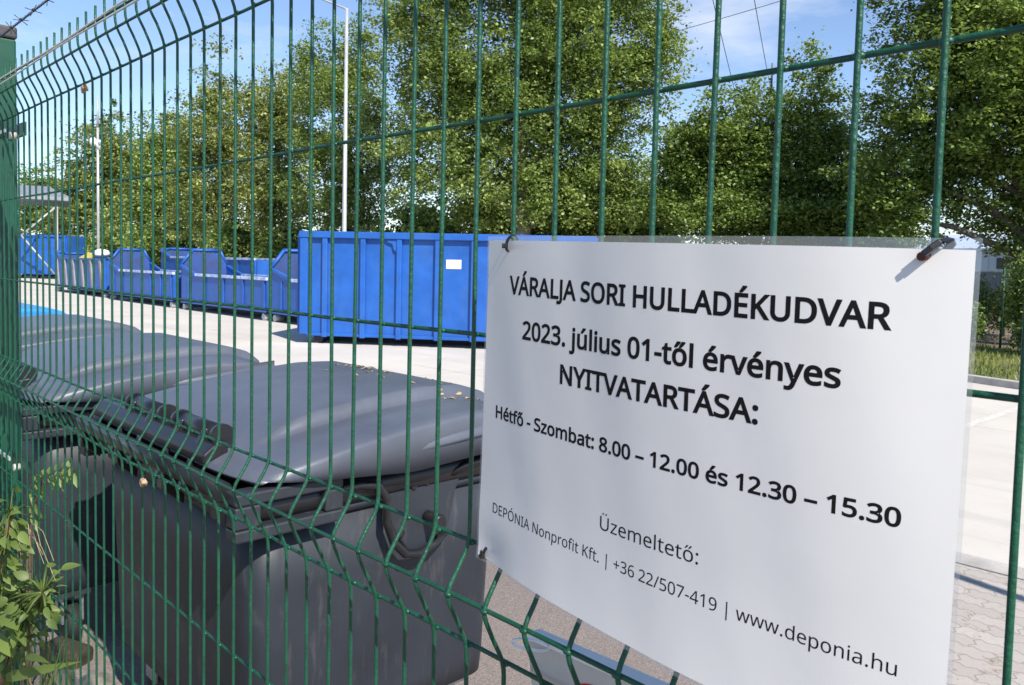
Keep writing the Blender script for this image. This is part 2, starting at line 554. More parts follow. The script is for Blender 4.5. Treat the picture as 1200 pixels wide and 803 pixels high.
# faint painted line on the slab
p0, p1 = on_z(1120, 504, 0), on_z(1240, 463, 0)
d = (p1-p0); d.z = 0; d.normalize(); nn = Vector((d.y, -d.x, 0))*.055
b = MB(); b.add([(*(p0+nn).xy, .006), (*(p1+nn).xy, .006), (*(p1-nn).xy, .006), (*(p0-nn).xy, .006)], [(0, 1, 2, 3)])
tag(b.build('road_marking', mat('worn_line_paint', (.585, .55, .495), .85, var=.25, vscale=12)), kind='structure')
sheet('dirt_bank', [(-60, 24.3), (-9.5, 20.9), (12, 16.6), (60, 10), (60, 60), (-60, 60)], -.02, M['soil'])


# ------------------------------------------------------------------ leaves, trees, shrubs
def leaf_mesh(name, pos, size, tint, mt, parent=None, up=.25, aspect=.62, hang=0):
    """many small folded leaf faces as ONE mesh; pos (n,3), size (n,), tint (n,)"""
    n = len(pos)
    nr = rng.normal(size=(n, 3)); nr[:, 2] = np.abs(nr[:, 2])+up
    nr /= np.linalg.norm(nr, axis=1)[:, None]
    t = rng.normal(size=(n, 3)); t[:, 2] -= hang
    t -= nr*(t*nr).sum(1)[:, None]; t /= np.linalg.norm(t, axis=1)[:, None]
    s = np.cross(nr, t)
    L = size[:, None]; W = L*aspect*.5
    v = np.empty((n, 4, 3))
    v[:, 0] = pos-t*L*.5
    v[:, 1] = pos+s*W+nr*W*.35
    v[:, 2] = pos+t*L*.5
    v[:, 3] = pos-s*W+nr*W*.35
    me = bpy.data.meshes.new(name)
    me.vertices.add(4*n); me.vertices.foreach_set('co', v.ravel())
    me.loops.add(4*n); me.loops.foreach_set('vertex_index', np.arange(4*n, dtype=np.int32))
    me.polygons.add(n); me.polygons.foreach_set('loop_start', np.arange(0, 4*n, 4, dtype=np.int32))
    a = me.attributes.new('leaf_tint', 'FLOAT', 'FACE')
    a.data.foreach_set('value', np.clip(tint, 0, 1).astype(np.float32))
    me.update(); me.validate()
    me.materials.append(mt)
    o = bpy.data.objects.new(name, me)
    col.objects.link(o)
    if parent: o.parent = parent
    return o


DENSE = 3.3


def foliage_points(lobes, n, clump, base_tint=.45, shell=.55):
    """points in uneven clumps through the volume of the lobes [(centre, rx, rz, ry)]"""
    w = np.array([l[1]*l[2]*l[3] for l in lobes])**.8; w /= w.sum()
    pts, tin = [], []
    per = 46
    n = int(n*DENSE)
    nc = max(4, n//per)
    for k, l in enumerate(lobes):
        c = np.array(l[0])
        m_ = max(2, int(nc*w[k]))
        dr = rng.normal(size=(m_, 3)); dr /= np.linalg.norm(dr, axis=1)[:, None]
        rad = rng.random(m_)**(.42*shell+.12)
        wob = 1+.16*np.sin(dr[:, 0]*5+k)+.14*np.sin(dr[:, 2]*7+2*k)+.10*rng.normal(size=m_)
        cc = c+dr*(rad*wob)[:, None]*np.array([l[1], l[3], l[2]])
        ct = rng.normal(0, .19, m_)
        keep_ = np.array([noise.noise(Vector(q/(clump*2.6))+Vector((k*3.1, 0, 0))) for q in cc]) > -.20
        cc, ct = cc[keep_], ct[keep_]; m_ = len(cc)
        if m_ == 0: continue
        cs = clump*(.45+1.0*rng.random(m_))
        cnt = rng.poisson(per, m_)
        for j in range(m_):
            q = rng.normal(size=(cnt[j], 3))*np.array([1, 1, .62])*cs[j]*.46
            pts.append(cc[j]+q)
            tin.append(base_tint+ct[j]+rng.normal(0, .13, cnt[j]))
    return np.concatenate(pts), np.concatenate(tin)


def tree(name, label, base_px, d, lobes_px, n, leaf, clump, lm, bark='bark', group=None, trunk_r=.2, lean=0, dense_depth=.85, cat='tree', bare=0):
    base = at(base_px, 320, d); base.z = -.05
    root = empty(name, base, label, cat, group)
    pxm = d/F_PX/math.cos(math.atan2(base_px-CX, F_PX))*1.0
    lobes = []
    for k, (px, py, rx, ry) in enumerate(lobes_px):
        c = at(px, py, d+rng.normal()*rx*pxm*.25)-base
        lobes.append((tuple(c), rx*pxm, ry*pxm, rx*pxm*dense_depth))
    pts, tin = foliage_points(lobes, n, clump)
    keep = pts[:, 2] > .25
    pts, tin = pts[keep], tin[keep]
    leaf_mesh('crown', pts, leaf*(.6+.8*rng.random(len(pts))), tin, lm, root, up=.7)
    top = max(l[0][2]+l[2]*.55 for l in lobes)
    cx = np.mean([l[0][0] for l in lobes]); cy = np.mean([l[0][1] for l in lobes])
    tp = []
    for i in range(9):
        f = i/8
        tp.append(Vector((cx*f*f*.8+lean*f*math.sin(f*3)+.12*math.sin(f*9+base_px), cy*f*f*.8+.12*math.cos(f*7+base_px), top*f)))
    MB().tube(tp, [trunk_r*(1.25 if i == 0 else 1)*(1-.88*i/8) for i in range(9)], 9).build('trunk', M[bark], root)
    for k, l in enumerate(lobes):
        c = Vector(l[0])
        f = min(.85, max(.18, (c.z-l[2]*.5)/top*.75))
        i = int(f*8); a = tp[i].lerp(tp[min(8, i+1)], f*8-i)
        mid = a.lerp(c, .5)+Vector((rng.normal()*.2, rng.normal()*.2, .25))
        r = trunk_r*(1-.88*f)*.55
        MB().tube([a, a.lerp(mid, .5), mid, c, c+Vector((rng.normal()*.4, rng.normal()*.4, l[2]*.5))], [r, r*.85, r*.65, r*.4, r*.12], 6).build('branch', M[bark], root)
    return root


TG = 'trees standing behind the yard'
tree('broadleaf_tree', 'low olive green tree at the far end, behind the grey roofed shelter', 62, 84,
     [(60, 232, 42, 34), (35, 250, 30, 30), (85, 255, 34, 36)], 5200, .30, .9, M['leaf_poplar'], group=TG, trunk_r=.3)
tree('broadleaf_tree', 'pale olive tree rising behind the slim mast with white floodlights', 122, 80,
     [(118, 182, 36, 40), (150, 190, 32, 44), (110, 235, 44, 46), (150, 245, 42, 44)], 9500, .30, .9, M['leaf_olive'], group=TG, trunk_r=.3)
tree('broadleaf_tree', 'round olive tree right of the floodlight mast, above the skips', 185, 66,
     [(183, 185, 32, 42), (205, 165, 26, 36), (180, 235, 42, 50), (210, 240, 34, 50)], 8500, .25, .8, M['leaf_poplar'], group=TG, trunk_r=.28)
tree('broadleaf_tree', 'tall slender tree with a pointed top, left of the lamp post', 258, 54,
     [(256, 112, 30, 46), (238, 160, 34, 46), (272, 165, 36, 56), (232, 225, 36, 56), (278, 240, 44, 56)], 13500, .20, .7, M['leaf_olive'], 'palebark', group=TG, trunk_r=.25)
tree('broadleaf_tree', 'bushy olive tree with a flat top, between the pointed tree and the lamp post', 322, 48,
     [(312, 128, 36, 42), (338, 118, 26, 38), (318, 185, 44, 56), (330, 245, 48, 50)], 12500, .18, .65, M['leaf_olive'], group=TG, trunk_r=.25)
tree('broadleaf_tree', 'dense twin-topped tree right behind the tall lamp post', 405, 42,
     [(374, 84, 34, 48), (420, 76, 34, 44), (392, 140, 54, 60), (440, 165, 32, 60), (380, 215, 48, 56), (425, 236, 44, 46)], 24000, .14, .6, M['leaf_poplar'], group=TG, trunk_r=.28)
tree('broadleaf_tree', 'tallest tree, its light green crown running out of the picture top', 610, 33,
     [(500, 20, 62, 74), (560, -70, 80, 90), (650, -120, 80, 80), (640, 20, 84, 92), (735, 0, 62, 84), (730, -80, 60, 70), (520, 110, 64, 62),
      (590, 125, 84, 76), (690, 125, 92, 80), (765, 70, 36, 60), (500, 190, 56, 50), (570, 215, 66, 56), (650, 225, 76, 52), (730, 215, 66, 56)],
     98000, .150, .60, M['leaf_poplar'], 'palebark', group=TG, trunk_r=.36)
tree('broadleaf_tree', 'lower dark green tree in the gap under the clouds, with loose tip sprays', 888, 29,
     [(942, 96, 26, 36), (905, 130, 40, 46), (848, 150, 38, 40), (965, 150, 34, 44), (825, 205, 52, 54), (890, 205, 60, 60), (955, 215, 46, 56), (870, 255, 80, 36), (985, 255, 34, 36), (940, 262, 60, 34), (795, 245, 44, 40), (1008, 215, 36, 50), (800, 185, 30, 40), (1012, 262, 40, 28)],
     48000, .128, .5, M['leaf_dark'], group=TG, trunk_r=.2)
tree('broadleaf_tree', 'big overhanging tree at the far right, crown over the green fence post', 1222, 25,
     [(1105, -10, 60, 62), (1180, -40, 80, 70), (1110, 65, 62, 56), (1190, 60, 84, 70), (1060, 130, 42, 44), (1120, 150, 60, 52), (1200, 150, 70, 60), (1050, 205, 40, 46), (1032, 165, 26, 40), (1040, 250, 36, 34),
      (1105, 225, 56, 40), (1190, 230, 50, 44), (1260, 60, 70, 110), (1270, 200, 70, 70), (1185, 275, 22, 24)],
     54000, .118, .46, M['leaf_dark'], group=TG, trunk_r=.26)
# undergrowth and shrubs behind the skips and by the right-hand fence


def shrub(name, label, px, py0, py1, halfw, d, n, leaf, lm, group=None, cat='shrub'):
    base = at(px, 330, d); base.z = 0
    root = empty(name, base, label, cat, group)
    s = d/F_PX
    zt = at(px, py0, d).z
    hw = halfw*s
    lob = []
    for k in range(6):
        f = rng.random()
        lob.append(((rng.uniform(-.55, .55)*hw, rng.uniform(-.5, .5)*hw, zt*(.25+.5*f)), hw*.55, zt*.30, hw*.5))
    pts, tin = foliage_points(lob, n, .3*max(.5, zt/2))
    pts[:, 2] = np.clip(pts[:, 2], .03, None)
    leaf_mesh('foliage', pts, leaf*(.6+.8*rng.random(len(pts))), tin, lm, root)
    b = MB()
    for k in range(7):
        l = lob[k % 6]
        c = Vector(l[0])
        b.tube([(c.x*.15, c.y*.15, -.03), c*.5+Vector((0, 0, .1)), c], [.02*zt, .014*zt, .005*zt], 5)
    b.build('stem', M['bark'], root)
    return root


SG = 'bushes along the back of the yard'
for px, top, hw, d, lab in (
        (95, 262, 60, 72, 'dark bush below the floodlight mast, left of the skips'),
        (200, 262, 56, 60, 'dark bush behind the skip with the tall blue neighbour'),
        (272, 258, 52, 52, 'dark bush over the end of the middle blue skip'),
        (330, 262, 44, 46, 'dark bush left of the tall blue container'),
        (400, 258, 60, 44, 'dark bush behind the tall blue container by the lamp post'),
        (478, 232, 62, 37, 'dark bush behind the middle of the tall blue container'),
        (575, 225, 66, 37, 'dark bush above the upper left corner of the notice'),
        (672, 222, 66, 36, 'dark bush above the notice, under the tallest tree'),
        (765, 226, 64, 35, 'dark bush above the middle of the notice'),
        (985, 238, 62, 30, 'dark bush above the notice, left of the overhanging tree')):
    shrub('bush', lab, px, top, 315, hw, d, 6500, .22, M['leaf_dark'], SG)
for px, top, hw, d, lm, lab, n in (
        (1152, 322, 17, 27.0, 'leaf_shrub', 'small yellow-green shrub left of the far green fence post', 1500),
        (1178, 320, 16, 28.5, 'leaf_shrub', 'yellow-green shrub right behind the far green fence post', 1300),
        (1140, 352, 11, 24.3, 'leaf_dark', 'dark low shrub half hidden by the edge of the notice', 1600),
        (1207, 296, 16, 22.3, 'leaf_dark', 'tall dark shrub under the overhanging tree', 4200),
        (1246, 285, 26, 21.5, 'leaf_dark', 'dark shrub at the right-hand picture edge', 4200)):
    shrub('shrub', lab, px, top, 380, hw, d, n, .085, M[lm], 'shrubs by the far green fence')

# grass verge behind the far kerb: one mass of blades
gp = []
for (xa, ya), (xb, yb) in zip(KERB_LINE[:4], KERB_LINE[1:5]):
    L = math.hypot(xb-xa, yb-ya)
    k = int(L*900)
    f = rng.random(k)
    gx = xa+(xb-xa)*f; gy = ya+(yb-ya)*f
    off = .2+7.2*rng.random(k)**1.15
    dx, dy = (xb-xa)/L, (yb-ya)/L
    nx, ny = (dy, -dx) if -dx > 0 else (-dy, dx)
    gp.append(np.stack([gx+nx*off, gy+ny*off, np.zeros(k)], 1))
gp = np.concatenate(gp)
n = len(gp)
hgt = .05+.08*rng.random(n)**2
an = rng.random(n)*2*np.pi
wd = .012+.012*rng.random(n)
ln = rng.normal(0, .35, (n, 2))*hgt[:, None]
v = np.empty((n, 3, 3))
v[:, 0] = gp+np.stack([np.cos(an)*wd, np.sin(an)*wd, -.02*np.ones(n)], 1)
v[:, 1] = gp-np.stack([np.cos(an)*wd, np.sin(an)*wd, .02*np.ones(n)], 1)
v[:, 2] = gp+np.stack([ln[:, 0], ln[:, 1], hgt], 1)
me = bpy.data.meshes.new('grass')
me.vertices.add(3*n); me.vertices.foreach_set('co', v.ravel())
me.loops.add(3*n); me.loops.foreach_set('vertex_index', np.arange(3*n, dtype=np.int32))
me.polygons.add(n); me.polygons.foreach_set('loop_start', np.arange(0, 3*n, 3, dtype=np.int32))
a = me.attributes.new('leaf_tint', 'FLOAT', 'FACE')
a.data.foreach_set('value', np.clip(.45+.25*np.sin(gp[:, 0]*1.7)*np.sin(gp[:, 1]*1.3)+rng.normal(0, .22, n), 0, 1).astype(np.float32))
me.update(); me.materials.append(M['grassblade'])
o = bpy.data.objects.new('grass', me); col.objects.link(o); tag(o, 'short dry grass on the verge behind the kerb', 'grass', kind='stuff')


# ------------------------------------------------------------------ far right: fence and wall behind the verge
def far_fence():
    pa = at(1172, 405, 23.4); pa.z = 0
    dirv = Vector((.93, -.36, 0)).normalized()
    root = empty('mesh_fence', pa, 'green mesh fence with round posts behind the grass verge', 'fence')
    H = 1.85
    for k in range(-2, 5):
        c = dirv*(2.5*k)
        MB().tube([c, c+Vector((0, 0, H+.15))], .03, 10).build('post', M['post'], root)
    for k in range(-2, 4):
        b = MB()
        for j in range(1, 25):
            c = dirv*(2.5*k+.1*j)
            b.tube([c+Vector((0, 0, .05)), c+Vector((0, 0, H))], .003, 4, False)
        for j in range(10):
            z = .08+j*.195
            b.tube([dirv*(2.5*k)+Vector((0, 0, z)), dirv*(2.5*k+2.5)+Vector((0, 0, z))], .003, 4, False)
        b.build('mesh_panel', M['wire'], root)


far_fence()
# low grey wall far beyond, with a pale hall
wa = at(1075, 312, 75); wb = at(1330, 318, 62); wa.z = wb.z = 0
d = (wb-wa).normalized(); nn = Vector((-d.y, d.x, 0))
root = empty('boundary_wall', wa, 'long grey boundary wall far beyond the mesh fence', 'wall')
L = (wb-wa).length
b = MB()
Mx = Matrix((( d.x, nn.x, 0, 0), (d.y, nn.y, 0, 0), (0, 0, 1, 0), (0, 0, 0, 1)))
b.box((0, 0, 0), (L, .25, 2.1), Mx); b.build('wall_panel', M['wall'], root, bevel=.02)
b = MB(); b.box((-.1, -.05, 2.103), (L+.1, .3, 2.2), Mx); b.build('coping', M['kerb'], root)


# pale low hall beyond the wall
ha = at(1062, 300, 92); hb_ = at(1262, 306, 84); ha.z = hb_.z = 0
d = (hb_-ha).normalized(); nn = Vector((-d.y, d.x, 0)); L = (hb_-ha).length
if nn.dot(fwd) < 0: nn = -nn
root = empty('hall', ha, 'long pale hall with a low roof, beyond the grey boundary wall', 'building')
Mx = Matrix(((d.x, nn.x, 0, 0), (d.y, nn.y, 0, 0), (0, 0, 1, 0), (0, 0, 0, 1)))
M['hallwall'] = mat('pale_sheet_cladding', (.46, .51, .60), .6, var=.12, vscale=.4)
M['hallroof'] = mat('pale_sheet_roof', (.44, .50, .60), .55, var=.12, vscale=.4)
M['darkglass'] = mat('dark_glass', (.04, .05, .06), .15)
b = MB(); b.box((0, 0, 0), (L, 14, 4.2), Mx)
w_ = b.build('wall', M['hallwall'], root)
b = MB()
for k in range(int(L/.9)):
    b.box((.3+k*.9, -.06, .3), (.36+k*.9, -.002, 4.15), Mx)
b.build('cladding_seam', M['hallwall'], w_)
b = MB(); b.prism([(-.5, 4.205), (14.5, 4.205), (14.5, 4.4), (7, 6.1), (-.5, 4.4)], 'x', -.5, L+.5)
b.v = [tuple(Mx @ Vector(q)) for q in b.v]
b.build('roof', M['hallroof'], root)
for k in range(int(L/4)):
    b = MB(); b.box((1.2+k*4, -.09, 2.5), (3.2+k*4, -.065, 3.5), Mx); b.build('window', M['darkglass'], root)


# ------------------------------------------------------------------ steel containers
def low_skip(x0, y0, Ln, W, paint, label, ribs=6, zb=.30, zt=1.16, bulk=1.95, slanted=False, group='low open skips in a row'):
    root = empty('open_skip', (x0, y0, 0), label, 'skip', group)
    t = .05
    pa = M[paint]
    for nm_y, sgn in ((0, -1), (W, 1)):
        ya, yb = (nm_y, nm_y+t) if sgn < 0 else (nm_y-t, nm_y)
        # side wall rises in a gusset towards the bulkhead
        b = MB(); b.prism([(0, zb), (Ln, zb), (Ln, zt), (1.15, zt), (0, zt+.28)], 'y', ya, yb)
        w = b.build('side_wall', pa, root)
        r = MB(); yr0, yr1 = (ya-.05, yb+.012) if sgn < 0 else (ya-.012, yb+.05)
        r.prism([(1.15, zt+.002), (Ln+.02, zt+.002), (Ln+.02, zt+.09), (1.15, zt+.09)], 'y', yr0, yr1)
        g_ = MB(); g_.prism([(0, zt+.282), (1.148, zt+.002), (1.148, zt+.09), (0, zt+.37)], 'y', yr0, yr1)
        g_.build('gusset_rail', pa, w, bevel=.008)
        r.build('rim', M['rim'] if not slanted else pa, w, bevel=.008)
        for k in range(ribs):
            xx = .55+(Ln-.7)*k/(ribs-1)
            q = MB(); yy = ((ya-.07, ya-.002) if sgn < 0 else (yb+.002, yb+.07)) if slanted else ((ya-.035, ya-.002) if sgn < 0 else (yb+.002, yb+.035))
            zz = zt-.003 if xx > 1.2 else zt-.003
            if slanted:
                q.prism([(xx-.05, zb), (xx+.16, zb), (xx-.16, zz), (xx-.37, zz)], 'y', *yy)  # slanted bars stand in for sunlit stripes between rib shadows
            else:
                q.box((xx-.05, yy[0], zb), (xx+.05, yy[1], zz))
            q.build('rib', M['sun_stripe'] if slanted else pa, w, bevel=.008)
        q = MB(); yy = (ya-.055, ya-.002) if sgn < 0 else (yb+.002, yb+.055)
        q.box((.02, yy[0], zb-.06), (Ln-.02, yy[1], zb+.07)); q.build('bottom_rail', pa, w, bevel=.008)
    # bulkhead with chamfered corners
    poly = [(0, zb), (W, zb), (W, zt+.30), (W*.82, bulk), (W*.26, bulk), (0, zt+.30)]
    bh = MB(); bh.prism(poly, 'x', -t-.002, -.002); bh = bh.build('bulkhead', M['bulkhead_blue'], root)
    e = MB()
    loop = [(0, zt+.37), (W*.24, bulk+.08), (W*.84, bulk+.08), (W, zt+.37)]
    for p, q in zip(loop[:-1], loop[1:]):
        e.tube([(-.05, *p), (-.05, *q)], .06, 4)
    e.build('edge_beam', pa, bh)
    for yy in (W*.3, W*.7):
        h = MB(); h.box((-.16, yy-.05, zb), (-t-.004, yy+.05, bulk-.05)); h.build('upright', pa, bh, bevel=.008)
    # rear door, floor, underframe, rollers
    dr = MB(); dr.box((Ln+.002, .0, zb), (Ln+t, W, zt)); dr = dr.build('rear_door', pa, root)
    for yy in (.12, W*.5, W-.12):
        h = MB(); h.box((Ln+t+.002, yy-.04, zb+.02), (Ln+t+.06, yy+.04, zt-.02)); h.build('upright', pa, dr)
    MB().box((.0, t+.002, zb-.04), (Ln, W-t-.002, zb+.01)).build('floor', pa, root)
    for yy in (W*.3, W*.7):
        MB().box((.05, yy-.05, zb-.20), (Ln-.05, yy+.05, zb-.042)).build('skid', M['under'], root)
    for xx in (.12, Ln-.25):
        for yy in (.16, W-.16):
            MB().cyl((xx, yy-.14, .105), (xx, yy+.14, .105), .10, 16).build('roller', M['lampgrey'], root)
    return root


low_skip(-27.5, 10.55, 6.05, 1.62, 'bluepaint_dark', 'low blue skip in the middle of the row, whole side in view', ribs=5)
low_skip(-34.75, 10.55, 6.5, 1.62, 'bluepaint_dark', 'low blue skip standing before another skip with a sloping rim', ribs=7)
low_skip(-21.15, 10.55, 5.6, 1.62, 'bluepaint_dark', 'low blue skip half hidden by the tall container, brown waste in it', ribs=6)
low_skip(-43.0, 10.75, 6.9, 1.75, 'bluepaint_dark', 'blue skip with slanting sun stripes built as grey ribs and a yellow board on top', ribs=6, slanted=True, zt=1.55, bulk=1.75, group='low open skips in a row')
low_skip(-38.2, 13.9, 9.2, 1.9, 'bluepaint_dark', 'blue skip in the row behind with a pale sloping rim', ribs=8, zt=1.72, bulk=2.08)
# load of waste in the near skip
b = MB()
g = 26
vs = []
for i in range(g+1):
    for j in range(9):
        x = i/g*4.9+.35; y = j/8*1.46+.08
        e = min(1, 4*min(i/g, 1-i/g))*min(1, 3.2*min(j/8, 1-j/8))
        vs.append((x, y, .55+e*(.72+.28*noise.noise(Vector((x*1.6, y*2, 3)))+.12*noise.noise(Vector((x*6, y*6, 1))))))
fs = [(i*9+j, (i+1)*9+j, (i+1)*9+j+1, i*9+j+1) for i in range(g) for j in range(8)]
b.add(vs, fs)
root = b.build('waste_heap', M['waste'])
root.location = (-21.15, 10.55, 0)
tag(root, 'heap of brown waste lying in the half hidden blue skip', 'waste heap')
# yellow board and a white sack on the striped skip
ya = MB(); p = [on_y(82, 308, 11.0), on_y(103, 295.5, 11.3), on_y(112, 300, 11.3), on_y(106, 307, 11.2)]
ya.add([*p, *[q+Vector((.02, .35, -.12)) for q in p]], [(0, 1, 2, 3), (7, 6, 5, 4), (0, 4, 5, 1), (1, 5, 6, 2), (2, 6, 7, 3), (3, 7, 4, 0)])
tag(ya.build('yellow_board', M['yellow'], bevel=.02), 'bent yellow board lying over the rim of the striped skip', 'board')
c = on_y(119, 297, 11.4)
b = MB()
vs = []
for i in range(9):
    for j in range(14):
        th, ph = math.pi*i/8, 2*math.pi*j/14
        r = 1+.22*noise.noise(Vector((math.cos(ph)*2, math.sin(ph)*2, i*.6)))
        vs.append((c.x+.42*r*math.sin(th)*math.cos(ph), c.y+.35*r*math.sin(th)*math.sin(ph), c.z-.02+.20*r*math.cos(th)))
b.add(vs, [(i*14+j, i*14+(j+1) % 14, (i+1)*14+(j+1) % 14, (i+1)*14+j) for i in range(8) for j in range(14)], True)
tag(b.build('sack', M['white']), 'crumpled white sack on the striped skip at the foot of the mast', 'sack')


def tall_container(name, loc, rz, Ln, W, H, zb, paint, label, ribx, plate=None, top=.13):
    root = empty(name, loc, label, 'container', rz=rz)
    pa = M[paint]
    t = .05
    for side in (0, 1):
        ya, yb = (.0, t) if side == 0 else (W-t, W)
        w = MB(); w.box((0, ya, zb), (Ln, yb, H-.14)); w = w.build('side_wall', pa, root)
        yo = (ya-.085, ya-.002) if side == 0 else (yb+.002, yb+.085)
        tr = MB(); tr.box((-.03, yo[0]-.015, H-.14), (Ln+.03, yb+.02 if side == 0 else yo[1]+.015, H)) if side == 0 else tr.box((-.03, ya-.02, H-.14), (Ln+.03, yo[1]+.015, H))
        tr.build('top_rail', pa, w, bevel=.012)
        for k, xx in enumerate(ribx):
            q = MB(); hw = .085 if k == 0 else .055
            q.box((xx-hw, yo[0], zb-(.0 if k == 0 else .05)), (xx+hw, yo[1], H-.143)); q.build('rib', pa, w, bevel=.012)
        bt = MB(); yo2 = (ya-.05, ya-.002) if side == 0 else (yb+.002, yb+.05)
        bt.box((.09, yo2[0], zb-.03), (Ln-.02, yo2[1], zb+.035)); bt.build('bottom_rail', pa, w, bevel=.01)
        if side == 0:
            # small lashing gusset under the top rail
            gx = ribx[3]-.06
            q = MB(); q.prism([(gx-.20, H-.147), (gx, H-.147), (gx, H-.40), (gx-.06, H-.36), (gx-.09, H-.24), (gx-.2, H-.20)], 'y', -.06, -.003)
            q.build('gusset', pa, w)
    for xa, nm in ((0, 'front_wall'), (Ln, 'rear_door')):
        q = MB(); q.box((xa-.06 if xa == 0 else xa+.002, .0, zb), (xa-.002 if xa == 0 else xa+.06, W, H-.02)); w = q.build(nm, pa, root)
        for yy in (.1, W*.5-.03, W*.5+.1, W-.1):
            r = MB(); xs = (xa-.12, xa-.062) if xa == 0 else (xa+.062, xa+.12)
            r.box((xs[0], yy-.04, zb+.02), (xs[1], yy+.04, H-.06)); r.build('upright', pa, w, bevel=.01)
    MB().box((.002, t+.002, zb-.02), (Ln-.002, W-t-.002, zb+.04)).build('floor', pa, root)
    for yy in (W*.32, W*.68):
        MB().box((.1, yy-.06, zb-.19), (Ln-.1, yy+.06, zb-.022)).build('skid', M['under'], root)
    for xx in (.35, Ln-.3):
        for yy in (.22, W-.22):
            MB().cyl((xx, yy-.15, .10), (xx, yy+.15, .10), .098, 16).build('roller', M['under'], root)
    if plate:
        q = MB(); q.box((plate[0], -.010, plate[1]), (plate[2], -.001, plate[3])); q.build('label_plate', M['white'], root, bevel=.003)
    return root


tall_container('tall_container', (-15.461, 8.26, 0), math.atan2(.6277, .7785), 6.2, 2.4, 2.39, .20, 'bluepaint',
               'tall bright blue steel container with upright ribs and a white label plate', [.07, .47+.06, 1.36, 2.14, 2.96, 3.72, 4.55, 5.35, 6.13],
               plate=(3.13, 1.66, 3.45, 1.85))
pl, pr_ = at(17, 322, 68), at(78, 321, 66)
dv = (pr_-pl); dv.z = 0
tall_container('tall_container', (pl.x, pl.y, 0), math.atan2(dv.y, dv.x), dv.length, 2.4, 3.15, .35, 'bluepaint_dark',
               'tall blue container far away at the left, beside the grey roofed shelter', [.1, 1.5, 2.0, 2.6, 3.2][:4]+[dv.length-.08])


# ------------------------------------------------------------------ shelter, lamp mast, floodlight mast, power lines
def shelter():
    D = 66
    pt = at(67, 326, D); pt.z = 0
    a = at(18, 236, D); bq = at(75, 236, D)
    dx = (bq-a); dx.z = 0; dx.normalize()
    back = Vector((-dx.y, dx.x, 0))
    if back.dot(fwd) < 0: back = -back
    root = empty('shelter', pt, 'open shelter with a dark grey roof on pale posts, at the far left', 'shelter')
    z1 = at(67, 237, D).z
    Wd = 8.0
    pts = [Vector((0, 0, 0)), -dx*6.2, back*Wd, -dx*6.2+back*Wd]
    for p in pts:
        MB().tube([p, p+Vector((0, 0, z1))], .10, 10).build('post', M['lampgrey'], root)
    r = MB()
    A = [dx*.9-back*.5, -dx*7-back*.5, -dx*7+back*(Wd+.5), dx*.9+back*(Wd+.5)]
    zt = z1+.1
    r.add([p+Vector((0, 0, zt)) for p in A]+[p+Vector((0, 0, zt+.25)) for p in A], [(3,2,1,0),(4,5,6,7),(0,1,5,4),(1,2,6,5),(2,3,7,6),(3,0,4,7)])
    rid = [dx*(-.4)+back*(Wd/2), -dx*5.6+back*(Wd/2)]
    q = [p+Vector((0, 0, zt+.252)) for p in A]+[p+Vector((0, 0, zt+1.25)) for p in rid]
    r.add(q, [(0, 1, 5, 4), (1, 2, 5), (2, 3, 4, 5), (3, 0, 4)])
    r.build('roof', M['roofsheet'], root)
    k = at(25, 276, D)-pt
    MB().tube([Vector((0, 0, z1-.3)), Vector((k.x, k.y, k.z))], .07, 6).build('brace', M['lampgrey'], root)
    k2 = at(64, 321, D)-pt
    MB().tube([Vector((k.x, k.y, k.z)), Vector((k2.x, k2.y, max(.05, k2.z)))-back*.25], .06, 6).build('brace', M['lampgrey'], root)


shelter()


def lamp_post():
    D = 26
    ptop = at(406.5, 10, D)
    base = Vector((ptop.x, ptop.y, 0))
    H = ptop.z
    root = empty('lamp_post', base, 'tall pale grey lamp post with a bent arm, behind the tall blue container', 'lamp post')
    MB().tube([(0, 0, 0), (0, 0, 1.1), (0, 0, 1.2), (0, 0, H)], [.085, .085, .075, .05], 14).build('pole', M['lampgrey'], root)
    e = at(372, -3, D+.6)-base
    arm = Vector((e.x, e.y, e.z))
    a = MB(); a.tube([(0, 0, H-.04), Vector((0, 0, H-.04)).lerp(arm, .08)+Vector((0, 0, .02)), arm, arm+(arm-Vector((0, 0, H)))*.5], .03, 8); a = a.build('arm', M['lampgrey'], root)
    dv = (arm-Vector((0, 0, H))).normalized()
    s = arm+dv*.6
    n2 = dv.cross(Vector((0, 0, 1))).normalized()
    b = MB()
    pts = []
    for f, w, h in ((0, .05, .05), (.12, .11, .07), (.5, .13, .06), (.62, .06, .03)):
        c = s+dv*f
        pts += [c+n2*w+Vector((0, 0, -.02)), c+n2*w*.7+Vector((0, 0, h)), c-n2*w*.7+Vector((0, 0, h)), c-n2*w+Vector((0, 0, -.02))]
    fs = [(i*4+j, i*4+(j+1) % 4, (i+1)*4+(j+1) % 4, (i+1)*4+j) for i in range(3) for j in range(4)]+[(0, 1, 2, 3), (15, 14, 13, 12)]
    b.add(pts, fs); b.build('lamp_head', M['lampgrey'], root)
    MB().box((-.16, -.16, -.01), (.16, .16, .03)).build('base_plate', M['lampgrey'], root)


lamp_post()


